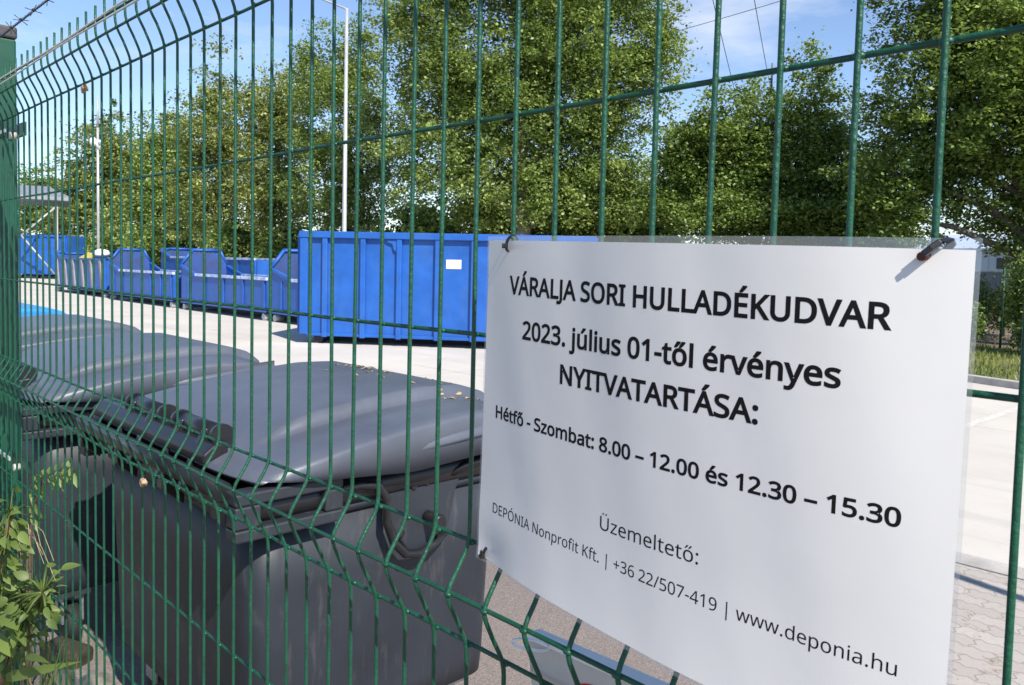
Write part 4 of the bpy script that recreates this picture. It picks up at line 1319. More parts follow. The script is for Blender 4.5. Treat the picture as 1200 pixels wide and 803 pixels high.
# outlines of the letters (a humanist sans), in thousandths of an em: advance, contours
import json
GLYPHS = json.loads(r'''{" ":[209,[]],"+":[459,[[257,311,417,311,417,254,257,254,257,89,200,89,200,254,40,254,40,311,200,311,200,477,257,477]]],"-":[258,[[32,184,32,246,226,246,226,184]]],".":[215,[[58,43,59,61,64,75,72,85,82,92,94,96,107,97,120,96,132,92,142,85,151,75,156,61,157,43,156,26,151,12,142,2,132,-6,120,-10,107,-11,94,-10,82,-6,72,2,64,12,59,26]]],"/":[298,[[290,573,77,0,8,0,221,573]]],"0":[459,[[419,287,418,242,415,201,409,163,401,128,390,97,376,70,359,47,339,27,316,12,290,1,261,-6,229,-8,188,-4,153,8,122,27,97,54,76,88,60,129,52,156,47,186,43,217,40,251,39,287,40,323,42,357,46,389,51,418,58,446,73,486,93,520,119,547,149,566,186,578,229,581,269,578,304,566,335,547,361,520,382,486,399,446,406,418,412,389,416,357,419,323],[110,287,111,238,115,194,121,156,131,125,143,98,159,78,178,64,202,55,229,52,256,55,279,64,298,78,314,98,326,124,336,156,343,194,347,238,348,287,347,336,343,380,336,417,326,449,314,475,298,495,279,510,256,518,229,521,202,518,178,510,159,495,143,475,131,449,121,417,115,380,111,336]]],"1":[459,[[285,0,216,0,216,400,216,439,217,470,219,499,196,477,169,455,108,405,71,452,226,573,285,573]]],"2":[459,[[417,0,38,0,38,59,188,210,261,287,280,309,295,331,306,353,315,376,320,399,322,424,318,453,309,477,294,496,273,510,249,518,221,520,194,519,169,514,147,506,83,466,45,513,94,548,153,572,174,577,197,580,221,581,255,579,285,572,313,562,336,548,356,531,372,510,384,485,391,458,394,428,392,399,386,371,375,344,361,318,344,292,324,267,247,185,128,67,128,64,417,64]]],"3":[459,[[395,439,394,414,389,392,381,372,370,355,356,339,340,326,321,316,300,307,277,302,277,298,319,290,353,276,379,255,398,229,409,198,413,163,410,131,403,101,390,74,371,50,348,30,318,14,283,2,241,-6,193,-8,110,-1,85,5,60,13,36,23,36,89,61,78,87,69,114,61,141,56,168,52,194,51,241,55,278,65,305,81,324,104,335,132,339,164,337,187,331,206,320,223,306,236,288,247,265,255,240,261,211,264,179,265,123,265,123,326,180,326,209,327,236,332,259,339,278,350,294,362,307,377,316,394,321,413,323,434,320,460,311,481,295,498,274,511,249,519,219,521,164,515,117,498,75,473,39,521,61,537,87,550,115,563,147,573,181,579,218,581,273,576,317,563,352,540,376,511,390,477]]],"4":[459,[[443,130,359,130,359,0,291,0,291,130,17,130,17,190,286,576,359,576,359,193,443,193],[291,374,291,412,293,444,294,474,295,500,292,500,276,468,257,438,86,193,291,193]]],"5":[459,[[221,351,258,349,292,342,322,331,349,316,371,297,389,274,402,247,410,217,413,183,410,145,402,111,387,81,368,54,343,32,314,15,280,2,242,-5,199,-8,116,0,91,6,70,14,51,23,51,90,71,79,95,70,121,62,148,57,174,53,200,52,227,54,252,58,274,65,293,76,310,89,323,106,333,126,339,149,341,176,337,210,325,239,306,262,279,279,243,289,197,292,146,288,99,280,64,302,86,573,373,573,373,508,146,508,132,342,169,348]]],"6":[459,[[44,245,51,342,57,374,64,404,75,433,87,461,103,486,121,510,143,530,168,548,196,562,228,572,265,578,306,581,344,579,377,573,377,513,344,520,308,523,273,521,242,515,216,504,193,491,173,474,158,454,145,431,134,407,127,380,115,291,119,291,150,326,163,335,178,343,194,350,213,355,233,357,255,358,287,356,316,349,342,338,365,322,384,303,400,279,412,251,419,220,421,184,419,147,411,112,399,82,382,55,361,33,336,15,307,2,275,-5,239,-8,212,-6,187,-1,163,7,140,19,119,35,101,54,84,76,70,103,59,133,51,166,46,204],[238,51,270,55,297,66,320,84,337,109,348,143,351,184,348,218,339,247,324,271,302,289,274,300,241,303,217,301,195,296,175,287,157,276,143,263,131,248,122,232,117,215,115,198,123,146,146,99,158,85,170,74,185,64,201,57,219,53]]],"7":[459,[[109,0,344,508,35,508,35,573,419,573,419,518,187,0]]],"8":[459,[[229,581,261,579,291,574,318,565,341,553,362,538,378,519,390,497,398,472,400,443,399,421,394,401,385,383,374,367,361,352,346,338,291,303,355,265,373,250,389,234,401,216,411,196,417,173,419,148,416,118,408,90,395,65,378,44,356,26,330,11,300,1,267,-6,231,-8,192,-6,157,0,126,10,100,24,78,42,61,63,49,87,42,115,39,146,41,171,47,194,56,214,68,232,82,249,99,264,158,299,107,336,93,350,81,366,71,383,64,401,59,422,58,444,60,472,68,497,80,518,97,537,117,552,141,565,168,573,197,579],[108,145,112,119,121,96,138,76,161,60,192,51,229,48,265,51,295,60,319,76,336,96,346,120,350,148,348,166,343,182,335,197,324,211,310,223,293,235,229,265,217,270,157,237,142,225,130,212,121,197,114,182,110,164],[228,524,200,521,176,514,155,502,139,486,130,466,127,441,128,422,133,406,141,391,151,379,164,367,179,357,232,330,282,357,296,367,307,379,317,392,325,406,329,423,330,441,327,466,318,486,302,502,282,514,257,521]]],"9":[459,[[417,328,410,231,405,199,397,168,387,139,374,112,358,86,340,63,318,42,293,25,265,11,232,0,195,-6,154,-8,117,-6,82,0,82,60,115,53,152,50,188,52,218,58,245,68,268,82,287,99,303,118,316,141,327,165,334,192,346,281,341,281,310,247,297,238,282,230,266,223,247,218,227,215,204,214,173,216,144,223,118,235,95,250,76,270,61,294,49,321,42,352,40,387,43,426,50,460,63,491,80,517,101,540,127,557,156,570,188,578,223,581,250,579,275,574,299,565,322,553,342,537,361,518,377,495,391,469,402,439,410,406,415,369],[223,521,192,518,165,507,142,488,124,463,113,429,110,388,113,354,122,325,137,301,158,284,186,273,220,269,244,271,266,276,286,285,304,296,318,310,330,325,339,341,344,358,346,374,338,426,315,474,304,487,291,499,277,508,260,516,242,520]]],":":[215,[[58,43,59,61,64,75,72,85,82,92,94,96,107,97,120,96,132,92,142,85,151,75,156,61,157,43,156,26,151,12,142,2,132,-6,120,-10,107,-11,94,-10,82,-6,72,2,64,12,59,26],[58,387,59,405,64,419,72,429,82,436,94,440,107,441,120,440,132,436,142,429,151,419,156,405,157,387,156,369,151,355,142,345,132,338,120,333,107,332,94,333,82,338,72,345,64,355,59,369]]],"A":[512,[[437,0,368,177,141,177,73,0,0,0,224,575,289,575,512,0],[255,496,165,241,346,241]]],"D":[585,[[536,292,535,255,531,220,524,188,514,158,501,131,474,91,439,58,399,33,371,21,341,12,309,5,274,1,237,0,78,0,78,573,254,573,288,571,320,567,350,561,378,552,404,540,443,516,476,484,502,446,514,420,524,392,531,361,535,328],[460,289,457,337,449,379,435,415,416,444,391,469,361,487,327,500,287,508,244,511,150,511,150,62,228,62,272,64,311,71,346,82,377,98,402,119,423,144,439,174,451,208,458,246]]],"E":[446,[[398,0,78,0,78,573,398,573,398,509,150,509,150,330,383,330,383,268,150,268,150,63,398,63]]],"H":[594,[[516,0,443,0,443,267,150,267,150,0,78,0,78,573,150,573,150,330,443,330,443,573,516,573]]],"I":[272,[[239,0,32,0,32,42,99,57,99,515,32,531,32,573,239,573,239,531,172,515,172,57,239,42]]],"J":[219,[[-3,-152,-37,-150,-63,-142,-63,-81,-35,-87,-5,-89,33,-81,45,-74,54,-65,63,-53,69,-38,73,-19,74,3,74,573,146,573,146,9,144,-26,138,-56,128,-82,114,-104,96,-122,75,-135,52,-145,25,-150]]],"K":[496,[[496,0,411,0,209,273,150,222,150,0,78,0,78,573,150,573,150,290,199,345,249,399,403,573,488,573,261,323]]],"L":[420,[[78,0,78,573,150,573,150,64,400,64,400,0]]],"N":[609,[[532,0,447,0,141,476,138,476,141,432,143,378,144,320,144,0,78,0,78,573,161,573,467,99,470,99,468,137,466,193,464,249,464,573,532,573]]],"O":[626,[[577,287,576,244,570,204,561,166,547,132,531,101,510,73,486,49,459,29,428,13,393,1,355,-6,314,-8,271,-6,232,1,196,13,165,29,138,49,114,73,94,101,78,132,65,167,56,204,51,245,49,288,50,322,54,355,59,386,67,415,78,442,100,482,130,517,166,545,190,558,218,568,247,575,280,580,314,581,369,577,417,565,459,545,495,517,524,483,547,442,558,415,567,386,573,355,576,322],[125,287,127,241,134,200,145,163,161,131,182,104,207,83,238,67,273,58,314,55,354,58,390,67,420,83,445,104,465,131,481,163,492,200,499,241,501,287,499,329,494,366,485,400,472,430,456,457,436,479,412,496,384,508,351,516,314,518,274,515,238,506,207,490,182,469,161,443,145,411,134,374,127,333]]],"P":[485,[[229,573,272,571,309,566,342,557,370,544,393,528,421,495,439,454,444,404,443,381,439,358,433,336,423,316,411,296,395,278,375,262,351,249,324,238,292,230,256,225,216,223,150,223,150,0,78,0,78,573],[223,511,150,511,150,285,208,285,242,286,272,290,298,296,320,306,338,318,352,334,362,352,368,375,370,401,366,435,354,462,334,484,306,499,269,508]]],"R":[499,[[236,573,281,571,320,565,353,555,381,540,404,522,422,500,434,474,442,444,444,410,442,381,437,356,427,334,415,315,401,298,385,285,330,257,487,0,403,0,264,237,150,237,150,0,78,0,78,573],[232,510,150,510,150,298,236,298,278,301,312,310,338,325,355,347,366,374,370,407,368,430,363,450,355,467,343,480,328,491,310,500,287,505,261,509]]],"S":[440,[[403,153,400,121,392,92,378,66,359,44,335,26,307,11,274,1,238,-6,198,-8,137,-5,83,4,41,19,41,88,113,65,142,59,171,56,201,55,228,56,252,60,273,66,290,74,305,85,316,98,324,113,329,129,330,147,329,164,325,180,318,194,308,207,295,218,277,230,196,265,131,294,114,305,98,317,85,330,74,344,65,359,57,375,52,393,49,413,48,435,51,464,58,490,71,513,89,533,110,550,136,563,165,573,197,579,231,581,262,580,290,577,318,572,389,549,366,487,302,508,278,513,254,516,229,517,207,516,187,513,169,507,155,499,142,489,133,478,126,464,122,450,121,434,122,416,126,400,133,386,143,373,156,362,172,351,246,318,278,306,307,293,332,279,353,264,371,247,385,228,395,206,401,181]]],"T":[446,[[259,0,187,0,187,509,8,509,8,573,437,573,437,509,259,509]]],"U":[586,[[513,202,511,164,503,128,489,95,470,65,446,40,416,20,380,4,338,-5,290,-8,250,-6,213,1,181,13,152,29,128,50,108,75,92,103,81,133,74,167,72,204,72,573,144,573,144,201,148,158,161,122,182,93,211,72,248,59,294,55,327,57,355,63,379,73,399,88,415,105,427,126,435,149,440,174,442,202,442,573,513,573]]],"V":[481,[[481,573,277,0,204,0,0,573,75,573,204,205,220,160,231,119,241,80,250,119,262,161,277,207,405,573]]],"Y":[454,[[227,291,376,573,454,573,263,222,263,0,191,0,191,219,0,573,79,573]]],"a":[450,[[231,437,279,433,318,422,347,403,368,375,381,338,385,293,385,0,334,0,320,61,317,61,279,22,265,13,250,5,234,-1,172,-8,148,-7,124,-2,103,6,84,16,68,30,55,48,45,68,39,92,37,119,43,159,59,192,87,219,110,231,137,241,168,249,203,254,243,257,316,259,316,285,313,317,306,342,293,359,275,371,253,378,227,380,205,379,183,376,163,370,106,347,84,400,151,426,177,432,204,436],[252,208,204,203,167,195,141,182,124,165,113,144,110,119,112,97,120,79,132,66,148,56,167,51,188,49,223,52,253,62,279,79,299,103,311,134,315,172,315,210]]],"b":[493,[[139,461,138,410,135,373,139,373,153,390,169,405,189,419,213,429,240,435,272,437,322,431,365,412,401,381,418,357,432,328,441,295,447,257,449,215,447,168,439,127,427,91,410,61,390,36,365,17,337,3,306,-5,272,-8,240,-6,213,0,189,10,169,24,153,38,139,55,133,55,119,0,68,0,68,609,139,609],[260,379,231,377,207,371,188,361,172,348,159,330,150,308,144,282,140,252,139,217,139,214,142,165,150,125,165,93,187,69,219,55,261,51,297,55,325,69,348,93,363,126,373,166,376,216,373,265,363,306,348,338,325,360,296,374]]],"d":[493,[[221,-8,171,-2,128,17,92,48,75,72,61,101,52,134,46,172,44,214,46,256,52,294,62,327,75,357,93,381,128,413,171,432,221,438,243,437,262,434,280,429,323,407,354,374,359,374,356,405,354,438,354,609,425,609,425,0,368,0,358,58,354,58,323,24,279,1,262,-4,242,-7],[232,51,273,55,305,67,328,88,343,117,352,154,355,200,355,213,352,263,343,304,329,336,306,360,274,375,231,379,196,374,168,359,146,334,130,300,120,260,117,213,120,165,130,125,146,93,168,69,197,55]]],"e":[452,[[234,438,269,435,301,427,329,414,354,396,374,373,390,346,402,315,409,281,411,244,411,201,117,201,122,157,134,119,154,90,181,69,215,56,254,52,327,60,392,82,392,20,327,-1,251,-8,212,-5,176,3,143,17,114,36,90,61,70,91,56,126,47,167,44,212,47,257,55,297,68,333,86,364,108,390,134,411,164,426,198,435],[233,380,202,377,175,366,154,348,137,323,125,293,119,257,338,257,336,281,333,302,326,322,318,338,306,353,292,364,276,373,256,378]]],"f":[276,[[266,375,158,375,158,0,87,0,87,375,12,375,12,408,87,432,87,457,89,492,95,522,104,547,116,568,132,585,152,597,174,606,199,612,227,613,274,609,310,599,292,544,262,552,228,556,206,553,189,545,175,532,166,513,160,489,158,458,158,430,266,430]]],"h":[496,[[139,431,138,399,135,370,140,370,149,385,161,397,174,407,221,429,273,437,306,435,335,430,360,421,382,408,399,391,413,370,423,344,429,314,431,280,431,0,361,0,361,275,358,307,351,333,338,353,319,367,295,376,265,379,235,377,210,370,189,360,173,347,160,329,150,308,144,283,140,254,139,222,139,0,68,0,68,609,139,609]]],"i":[207,[[139,430,139,0,68,0,68,430],[104,591,115,590,124,586,133,580,140,572,144,560,145,546,144,532,140,521,133,512,124,506,115,502,104,501,93,502,83,506,75,512,68,521,64,532,63,546,64,560,68,572,75,580,83,586,93,590]]],"j":[207,[[18,-192,-18,-190,-44,-183,-44,-126,-19,-132,9,-134,25,-132,39,-128,51,-120,61,-108,66,-90,68,-67,68,430,139,430,139,-64,137,-90,133,-113,126,-133,116,-151,103,-166,87,-177,67,-186,44,-191],[63,546,64,560,68,572,75,580,83,586,93,590,104,591,115,590,124,586,133,580,140,572,144,560,145,546,144,532,140,521,133,512,124,506,115,502,104,501,93,502,83,506,75,512,68,521,64,532]]],"l":[207,[[139,0,68,0,68,609,139,609]]],"m":[750,[[540,438,584,434,621,421,649,401,669,371,681,330,685,280,685,0,615,0,615,277,613,308,606,333,594,353,577,367,555,376,528,379,490,374,460,362,438,342,423,315,414,280,411,237,411,0,342,0,342,277,341,298,337,317,332,333,325,347,315,359,303,367,289,374,272,377,253,379,227,377,204,370,185,360,170,347,158,329,150,308,144,283,140,255,139,223,139,0,68,0,68,430,125,430,136,371,140,371,149,385,160,398,173,409,217,431,266,438,298,436,325,430,349,420,369,406,386,388,398,366,402,366,418,388,438,406,461,420,486,430,512,436]]],"n":[496,[[275,438,322,434,361,421,391,401,413,371,426,330,431,280,431,0,361,0,361,275,358,307,351,333,338,353,319,367,295,376,265,379,222,374,189,361,166,338,151,308,142,269,139,223,139,0,68,0,68,430,125,430,136,371,140,371,150,385,162,398,175,409,222,431]]],"o":[485,[[442,216,440,181,436,150,428,121,417,95,404,71,388,51,369,33,348,18,324,7,299,-1,271,-6,241,-8,214,-6,188,-1,163,7,140,18,119,33,100,51,84,71,70,95,59,121,51,150,46,181,44,216,47,261,55,301,68,336,87,367,110,392,137,412,169,426,204,435,244,438,281,435,316,426,347,412,374,392,398,367,417,336,431,301,439,261],[117,216,119,184,123,154,130,128,141,105,155,86,172,71,192,59,216,53,243,51,270,53,294,59,314,71,331,86,345,105,356,128,363,154,367,184,369,216,367,248,363,277,355,303,345,325,331,344,314,359,294,370,270,376,242,379,202,374,171,359,147,335,130,303,120,263]]],"p":[493,[[273,438,322,432,365,413,401,383,418,358,432,329,441,296,447,258,449,216,447,170,439,129,427,93,410,62,390,37,365,17,337,3,306,-5,272,-8,251,-7,231,-4,213,1,170,24,139,55,134,55,137,20,139,-16,139,-192,68,-192,68,430,126,430,136,371,139,371,170,405,182,414,197,422,213,429,231,434,251,437],[260,379,233,377,210,371,190,362,174,349,161,333,152,313,145,289,141,261,139,229,139,216,140,182,144,152,150,126,159,103,172,85,188,70,208,59,233,53,261,51,286,53,308,60,326,72,341,88,354,108,364,131,371,157,375,186,376,217,373,262,363,302,348,334,325,359,296,374]]],"r":[331,[[269,438,295,437,319,433,310,368,287,372,264,374,248,373,232,369,217,363,202,355,189,346,176,334,166,321,156,305,149,289,143,270,140,251,139,229,139,0,68,0,68,430,126,430,134,351,137,351,170,395,183,407,198,418,214,426,231,433,249,437]]],"s":[384,[[348,119,346,92,339,69,327,49,311,32,292,18,268,6,241,-2,210,-6,176,-8,99,-1,42,19,42,83,104,60,128,54,153,50,178,49,211,51,236,57,256,66,269,79,277,94,280,112,279,123,276,132,271,141,239,167,174,196,103,228,84,239,69,252,57,266,48,283,43,302,41,324,46,358,61,386,85,408,118,425,157,435,202,438,275,430,339,409,315,353,258,372,197,380,171,379,149,374,131,366,118,356,111,343,108,328,109,317,113,307,119,298,154,274,219,246,289,215,306,203,321,191,333,176,341,159,346,140]]],"t":[289,[[212,50,245,53,272,59,272,5,240,-4,200,-8,178,-7,157,-3,138,4,120,13,104,27,91,44,82,66,76,93,74,125,74,375,13,375,13,409,75,437,103,528,144,528,144,430,269,430,269,375,144,375,144,127,146,103,153,83,163,69,177,58,193,52]]],"u":[496,[[427,430,427,0,370,0,359,57,356,57,346,43,334,31,321,20,273,-1,220,-8,187,-6,159,-1,134,8,112,21,95,38,81,59,71,85,65,114,63,148,63,430,135,430,135,153,137,122,145,96,158,76,176,62,200,53,230,51,260,53,285,59,306,69,323,82,336,100,345,121,352,146,356,175,357,206,357,430]]],"v":[407,[[163,0,0,430,75,430,167,176,180,137,193,96,201,63,204,63,214,96,227,138,241,176,332,430,407,430,244,0]]],"w":[630,[[346,243,336,276,328,308,321,335,316,357,313,357,308,335,302,307,294,275,284,242,207,1,127,1,9,431,82,431,141,201,153,154,163,109,169,73,172,73,178,97,185,128,193,160,201,188,277,431,354,431,428,188,440,149,451,109,457,74,460,74,466,108,477,153,489,201,549,431,621,431,502,1,419,1]]],"y":[409,[[1,430,76,430,169,185,184,144,196,105,205,68,209,68,224,121,245,186,333,430,409,430,224,-59,213,-85,201,-108,188,-130,173,-148,157,-164,138,-176,117,-185,94,-191,67,-192,34,-190,9,-186,9,-130,30,-133,56,-135,72,-134,86,-131,99,-126,110,-118,121,-110,130,-99,152,-59,174,-2]]],"z":[377,[[346,0,31,0,31,47,262,375,45,375,45,430,340,430,340,377,112,55,346,55]]],"|":[442,[[192,609,250,609,250,-193,192,-193]]],"Á":[512,[[437,0,368,177,141,177,73,0,0,0,224,575,289,575,512,0],[255,496,165,241,346,241],[374,749,353,722,323,688,290,656,259,629,213,629,213,638,239,674,266,717,289,757,374,757]]],"É":[446,[[398,0,78,0,78,573,398,573,398,509,150,509,150,330,383,330,383,268,150,268,150,63,398,63],[363,749,342,722,312,688,279,656,249,629,202,629,202,638,228,674,256,717,278,757,363,757]]],"Ó":[626,[[577,287,576,244,570,204,561,166,547,132,531,101,510,73,486,49,459,29,428,13,393,1,355,-6,314,-8,271,-6,232,1,196,13,165,29,138,49,114,73,94,101,78,132,65,167,56,204,51,245,49,288,50,322,54,355,59,386,67,415,78,442,100,482,130,517,166,545,190,558,218,568,247,575,280,580,314,581,369,577,417,565,459,545,495,517,524,483,547,442,558,415,567,386,573,355,576,322],[125,287,127,241,134,200,145,163,161,131,182,104,207,83,238,67,273,58,314,55,354,58,390,67,420,83,445,104,465,131,481,163,492,200,499,241,501,287,499,329,494,366,485,400,472,430,456,457,436,479,412,496,384,508,351,516,314,518,274,515,238,506,207,490,182,469,161,443,145,411,134,374,127,333],[432,749,411,722,381,688,348,656,318,629,271,629,271,638,297,674,325,717,347,757,432,757]]],"Ü":[586,[[513,202,511,164,503,128,489,95,470,65,446,40,416,20,380,4,338,-5,290,-8,250,-6,213,1,181,13,152,29,128,50,108,75,92,103,81,133,74,167,72,204,72,573,144,573,144,201,148,158,161,122,182,93,211,72,248,59,294,55,327,57,355,63,379,73,399,88,415,105,427,126,435,149,440,174,442,202,442,573,513,573],[181,689,182,701,186,711,192,719,200,724,209,727,219,728,229,727,237,724,245,719,252,711,255,701,257,689,255,677,252,667,245,659,237,653,229,650,219,649,209,650,200,653,192,659,186,667,182,677],[332,689,333,701,337,711,343,719,351,724,359,727,369,728,379,727,387,724,395,719,402,711,405,701,407,689,405,677,402,667,395,659,387,653,379,650,369,649,359,650,351,653,343,659,337,667,333,677]]],"é":[452,[[234,438,269,435,301,427,329,414,354,396,374,373,390,346,402,315,409,281,411,244,411,201,117,201,122,157,134,119,154,90,181,69,215,56,254,52,327,60,392,82,392,20,327,-1,251,-8,212,-5,176,3,143,17,114,36,90,61,70,91,56,126,47,167,44,212,47,257,55,297,68,333,86,364,108,390,134,411,164,426,198,435],[233,380,202,377,175,366,154,348,137,323,125,293,119,257,338,257,336,281,333,302,326,322,318,338,306,353,292,364,276,373,256,378],[347,606,326,579,296,546,263,513,233,486,186,486,186,496,212,532,240,575,262,614,347,614]]],"ú":[496,[[427,430,427,0,370,0,359,57,356,57,346,43,334,31,321,20,273,-1,220,-8,187,-6,159,-1,134,8,112,21,95,38,81,59,71,85,65,114,63,148,63,430,135,430,135,153,137,122,145,96,158,76,176,62,200,53,230,51,260,53,285,59,306,69,323,82,336,100,345,121,352,146,356,175,357,206,357,430],[366,606,346,579,316,546,283,513,252,486,205,486,205,496,231,532,259,575,281,614,366,614]]],"ő":[485,[[442,216,440,181,436,150,428,121,417,95,404,71,388,51,369,33,348,18,324,7,299,-1,271,-6,241,-8,214,-6,188,-1,163,7,140,18,119,33,100,51,84,71,70,95,59,121,51,150,46,181,44,216,47,261,55,301,68,336,87,367,110,392,137,412,169,426,204,435,244,438,281,435,316,426,347,412,374,392,398,367,417,336,431,301,439,261],[117,216,119,184,123,154,130,128,141,105,155,86,172,71,192,59,216,53,243,51,270,53,294,59,314,71,331,86,345,105,356,128,363,154,367,184,369,216,367,248,363,277,355,303,345,325,331,344,314,359,294,370,270,376,242,379,202,374,171,359,147,335,130,303,120,263],[387,606,368,580,340,546,309,513,280,486,240,486,240,496,264,532,289,575,310,614,387,614],[245,606,227,580,199,546,168,513,139,486,99,486,99,496,123,532,148,575,168,614,245,614]]],"–":[401,[[32,184,32,246,369,246,369,184]]]}''')
CAPH = .573


def text_line(body, xl, zl_, xr, zr, cap, bold):
    x = 0
    bm = bmesh.new()
    for ch in body:
        adv, cs = GLYPHS[ch]
        if cs:
            cu = bpy.data.curves.new('letter', 'CURVE')
            cu.dimensions = '2D'
            cu.fill_mode = 'BOTH'
            cu.offset = bold
            for c in cs:
                sp = cu.splines.new('POLY')
                k = len(c)//2
                sp.points.add(k-1)
                for i in range(k):
                    sp.points[i].co = (x+c[2*i]/1000, c[2*i+1]/1000, 0, 1)
                sp.use_cyclic_u = True
            ob = bpy.data.objects.new('letter', cu)
            col.objects.link(ob)
            me = bpy.data.meshes.new_from_object(ob.evaluated_get(bpy.context.evaluated_depsgraph_get()))
            bm.from_mesh(me)
            bpy.data.objects.remove(ob); bpy.data.curves.remove(cu); bpy.data.meshes.remove(me)
        x += adv/1000
    me = bpy.data.meshes.new('text_line')
    bmesh.ops.triangulate(bm, faces=bm.faces)
    for _ in range(2):
        bmesh.ops.subdivide_edges(bm, edges=[e for e in bm.edges if e.calc_length() > .18], cuts=1)
        bmesh.ops.triangulate(bm, faces=bm.faces)
    xs = [v_.co.x for v_ in bm.verts]
    x0, x1 = min(xs), max(xs)
    for v_ in bm.verts:
        f = (v_.co.x-x0)/(x1-x0)
        X = xl+(xr-xl)*f
        Z = zl_+(zr-zl_)*f+v_.co.y/CAPH*cap
        u, w = inv(X, Z)
        v_.co = S(u, w, .0001)-no
    bm.to_mesh(me); bm.free()
    me.materials.append(M['ink'])
    o_ = bpy.data.objects.new('text_line', me)
    col.objects.link(o_); o_.parent = notice
    return o_


LINES = [('VÁRALJA SORI HULLADÉKUDVAR', (597, 344), (1045, 386.5), .0150, .0225),
         ('2023. július 01-től érvényes', (612, 397), (985, 455), .0148, .0225),
         ('NYITVATARTÁSA:', (656, 449), (888, 497), .0148, .0225),
         ('Hétfő - Szombat: 8.00 – 12.00 és 12.30 – 15.30', (581, 489), (1055.5, 618.5), .0106, .0225),
         ('Üzemeltető:', (703, 620), (818, 662), .0104, .0),
         ('DEPÓNIA Nonprofit Kft. | +36 22/507-419 | www.deponia.hu', (577.5, 600), (1050.5, 793), .0088, .0)]


def on_sheet(px, py):
    Y = -.015
    for _ in range(8):
        p = on_y(px, py, Y)
        u, v = inv(p.x, p.z-CZ)
        Y = S(u, v).y
    return p


for body, a, bq, cap, bold in LINES:
    A, B = on_sheet(*a), on_sheet(*bq)
    text_line(body, A.x, A.z-CZ, B.x, B.z-CZ, cap, bold)


# ------------------------------------------------------------------ ties
def strap(b, pts, w, t):
    """flat strap swept along pts (w across, t thick)"""
    pts = [Vector(p) for p in pts]
    vs, fs = [], []
    side0 = None
    for i, p in enumerate(pts):
        tv = (pts[min(i+1, len(pts)-1)]-pts[max(i-1, 0)]).normalized()
        side = tv.cross(Vector((.3, .2, 1))).normalized() if side0 is None else (side0-tv*side0.dot(tv)).normalized()
        side0 = side
        up_ = tv.cross(side)
        for sx, sy in ((-1, -1), (1, -1), (1, 1), (-1, 1)):
            vs.append(p+side*(sx*w/2)+up_*(sy*t/2))
    for i in range(len(pts)-1):
        for k in range(4):
            fs.append((i*4+k, i*4+(k+1) % 4, (i+1)*4+(k+1) % 4, (i+1)*4+k))
    n_ = len(pts)-1
    fs += [(3, 2, 1, 0), (n_*4, n_*4+1, n_*4+2, n_*4+3)]
    b.add(vs, fs)


def loop_tie(name, c, r, label, mt, tail, w=.0026, head=.0042):
    root = empty(name, c, label, 'cable tie', 'ties holding the notice')
    b = MB()
    pts = []
    for k in range(15):
        a = 2*math.pi*k/14
        pts.append(Vector((.25*r*math.sin(a), r*math.cos(a)*.9+.003, r*math.sin(a))))
    strap(b, pts, w, .0011); b.build('strap', M[mt], root)
    h = Vector((.1*r, -r*.8, -.25*r))
    q = MB(); q.box(h-Vector((head*.5,)*3), h+Vector((head*.5,)*3)); q.build('lock_head', M[mt], root, bevel=.0006)
    q = MB(); strap(q, [h, h+Vector(tail)*.5+Vector((0, -.001, .001)), h+Vector(tail)], w*.9, .0010); q.build('tail', M[mt], root)
    return root


p = on_sheet(597, 286)
loop_tie('cable_tie', p, .0075, 'small black cable tie at the upper left corner of the notice', 'black', (.011, -.0105, -.001))
p = on_sheet(569, 648)
loop_tie('cable_tie', p, .0062, 'small black cable tie at the lower left corner of the notice', 'black', (.004, -.004, .007))
# thick black tie end at the upper right corner
a, c = on_sheet(1086, 299), on_sheet(1105, 284)
a.y -= .006; c.y -= .004
root = empty('cable_tie', a, 'thick black cable tie end at the upper right corner of the notice', 'cable tie', 'ties holding the notice')
b = MB(); strap(b, [Vector((0, 0, 0)), (c-a)*.5+Vector((0, -.001, 0)), c-a], .0052, .0036); b.build('strap', M['black'], root, bevel=.0008)
b = MB(); b.tube([Vector((-.001, .0, -.001)), Vector((-.0005, .004, -.0005)), Vector((0, .010, 0))], .0026, 10); b.build('peg', M['peg'], root)
b = MB(); strap(b, [c-a, c-a+Vector((.003, .006, .002)), c-a+Vector((.002, .013, .0)), c-a+Vector((-.004, .012, -.010))], .0046, .0014); b.build('band', M['black'], root)

# ------------------------------------------------------------------ small white sign with a red ring hung below
Ysg = .016
a, bq = on_y(617, 742, Ysg), on_y(757, 803, Ysg)
sg = empty('safety_sign', a, 'white plastic sign with a red ring, hung low behind the fence under the notice', 'sign')
dx = (bq-a)
ux = Vector((dx.x, 0, dx.z)).normalized(); uz = Vector((-ux.z, 0, ux.x))
Wd, Hd = .30, .21
b = MB()
P = lambda s, t_, y: ux*s+uz*t_+Vector((0, y, 0))
b.add([P(0, 0, 0), P(Wd, 0, 0), P(Wd-.004, -Hd, .0), P(.026, -Hd, .0), P(0, 0, .010), P(Wd, 0, .010), P(Wd-.004, -Hd, .008), P(.026, -Hd, .008)],
      [(0, 1, 2, 3), (7, 6, 5, 4), (0, 4, 5, 1), (1, 5, 6, 2), (2, 6, 7, 3), (3, 7, 4, 0)])
b.build('board', M['sign'], sg, bevel=.0015)
b = MB(); b.add([P(.004, .002, -.003), P(.15, .002, -.003), P(.15, .002, .012), P(.004, .002, .012), P(.004, -.003, -.003), P(.15, -.003, -.003)], [(0, 1, 2, 3), (0, 4, 5, 1)])
b.build('folded_edge', M['white'], sg)
cxs, czs, ro, ri = .086, -.069, .050, .036
n_ = 48
b = MB()
vs = []
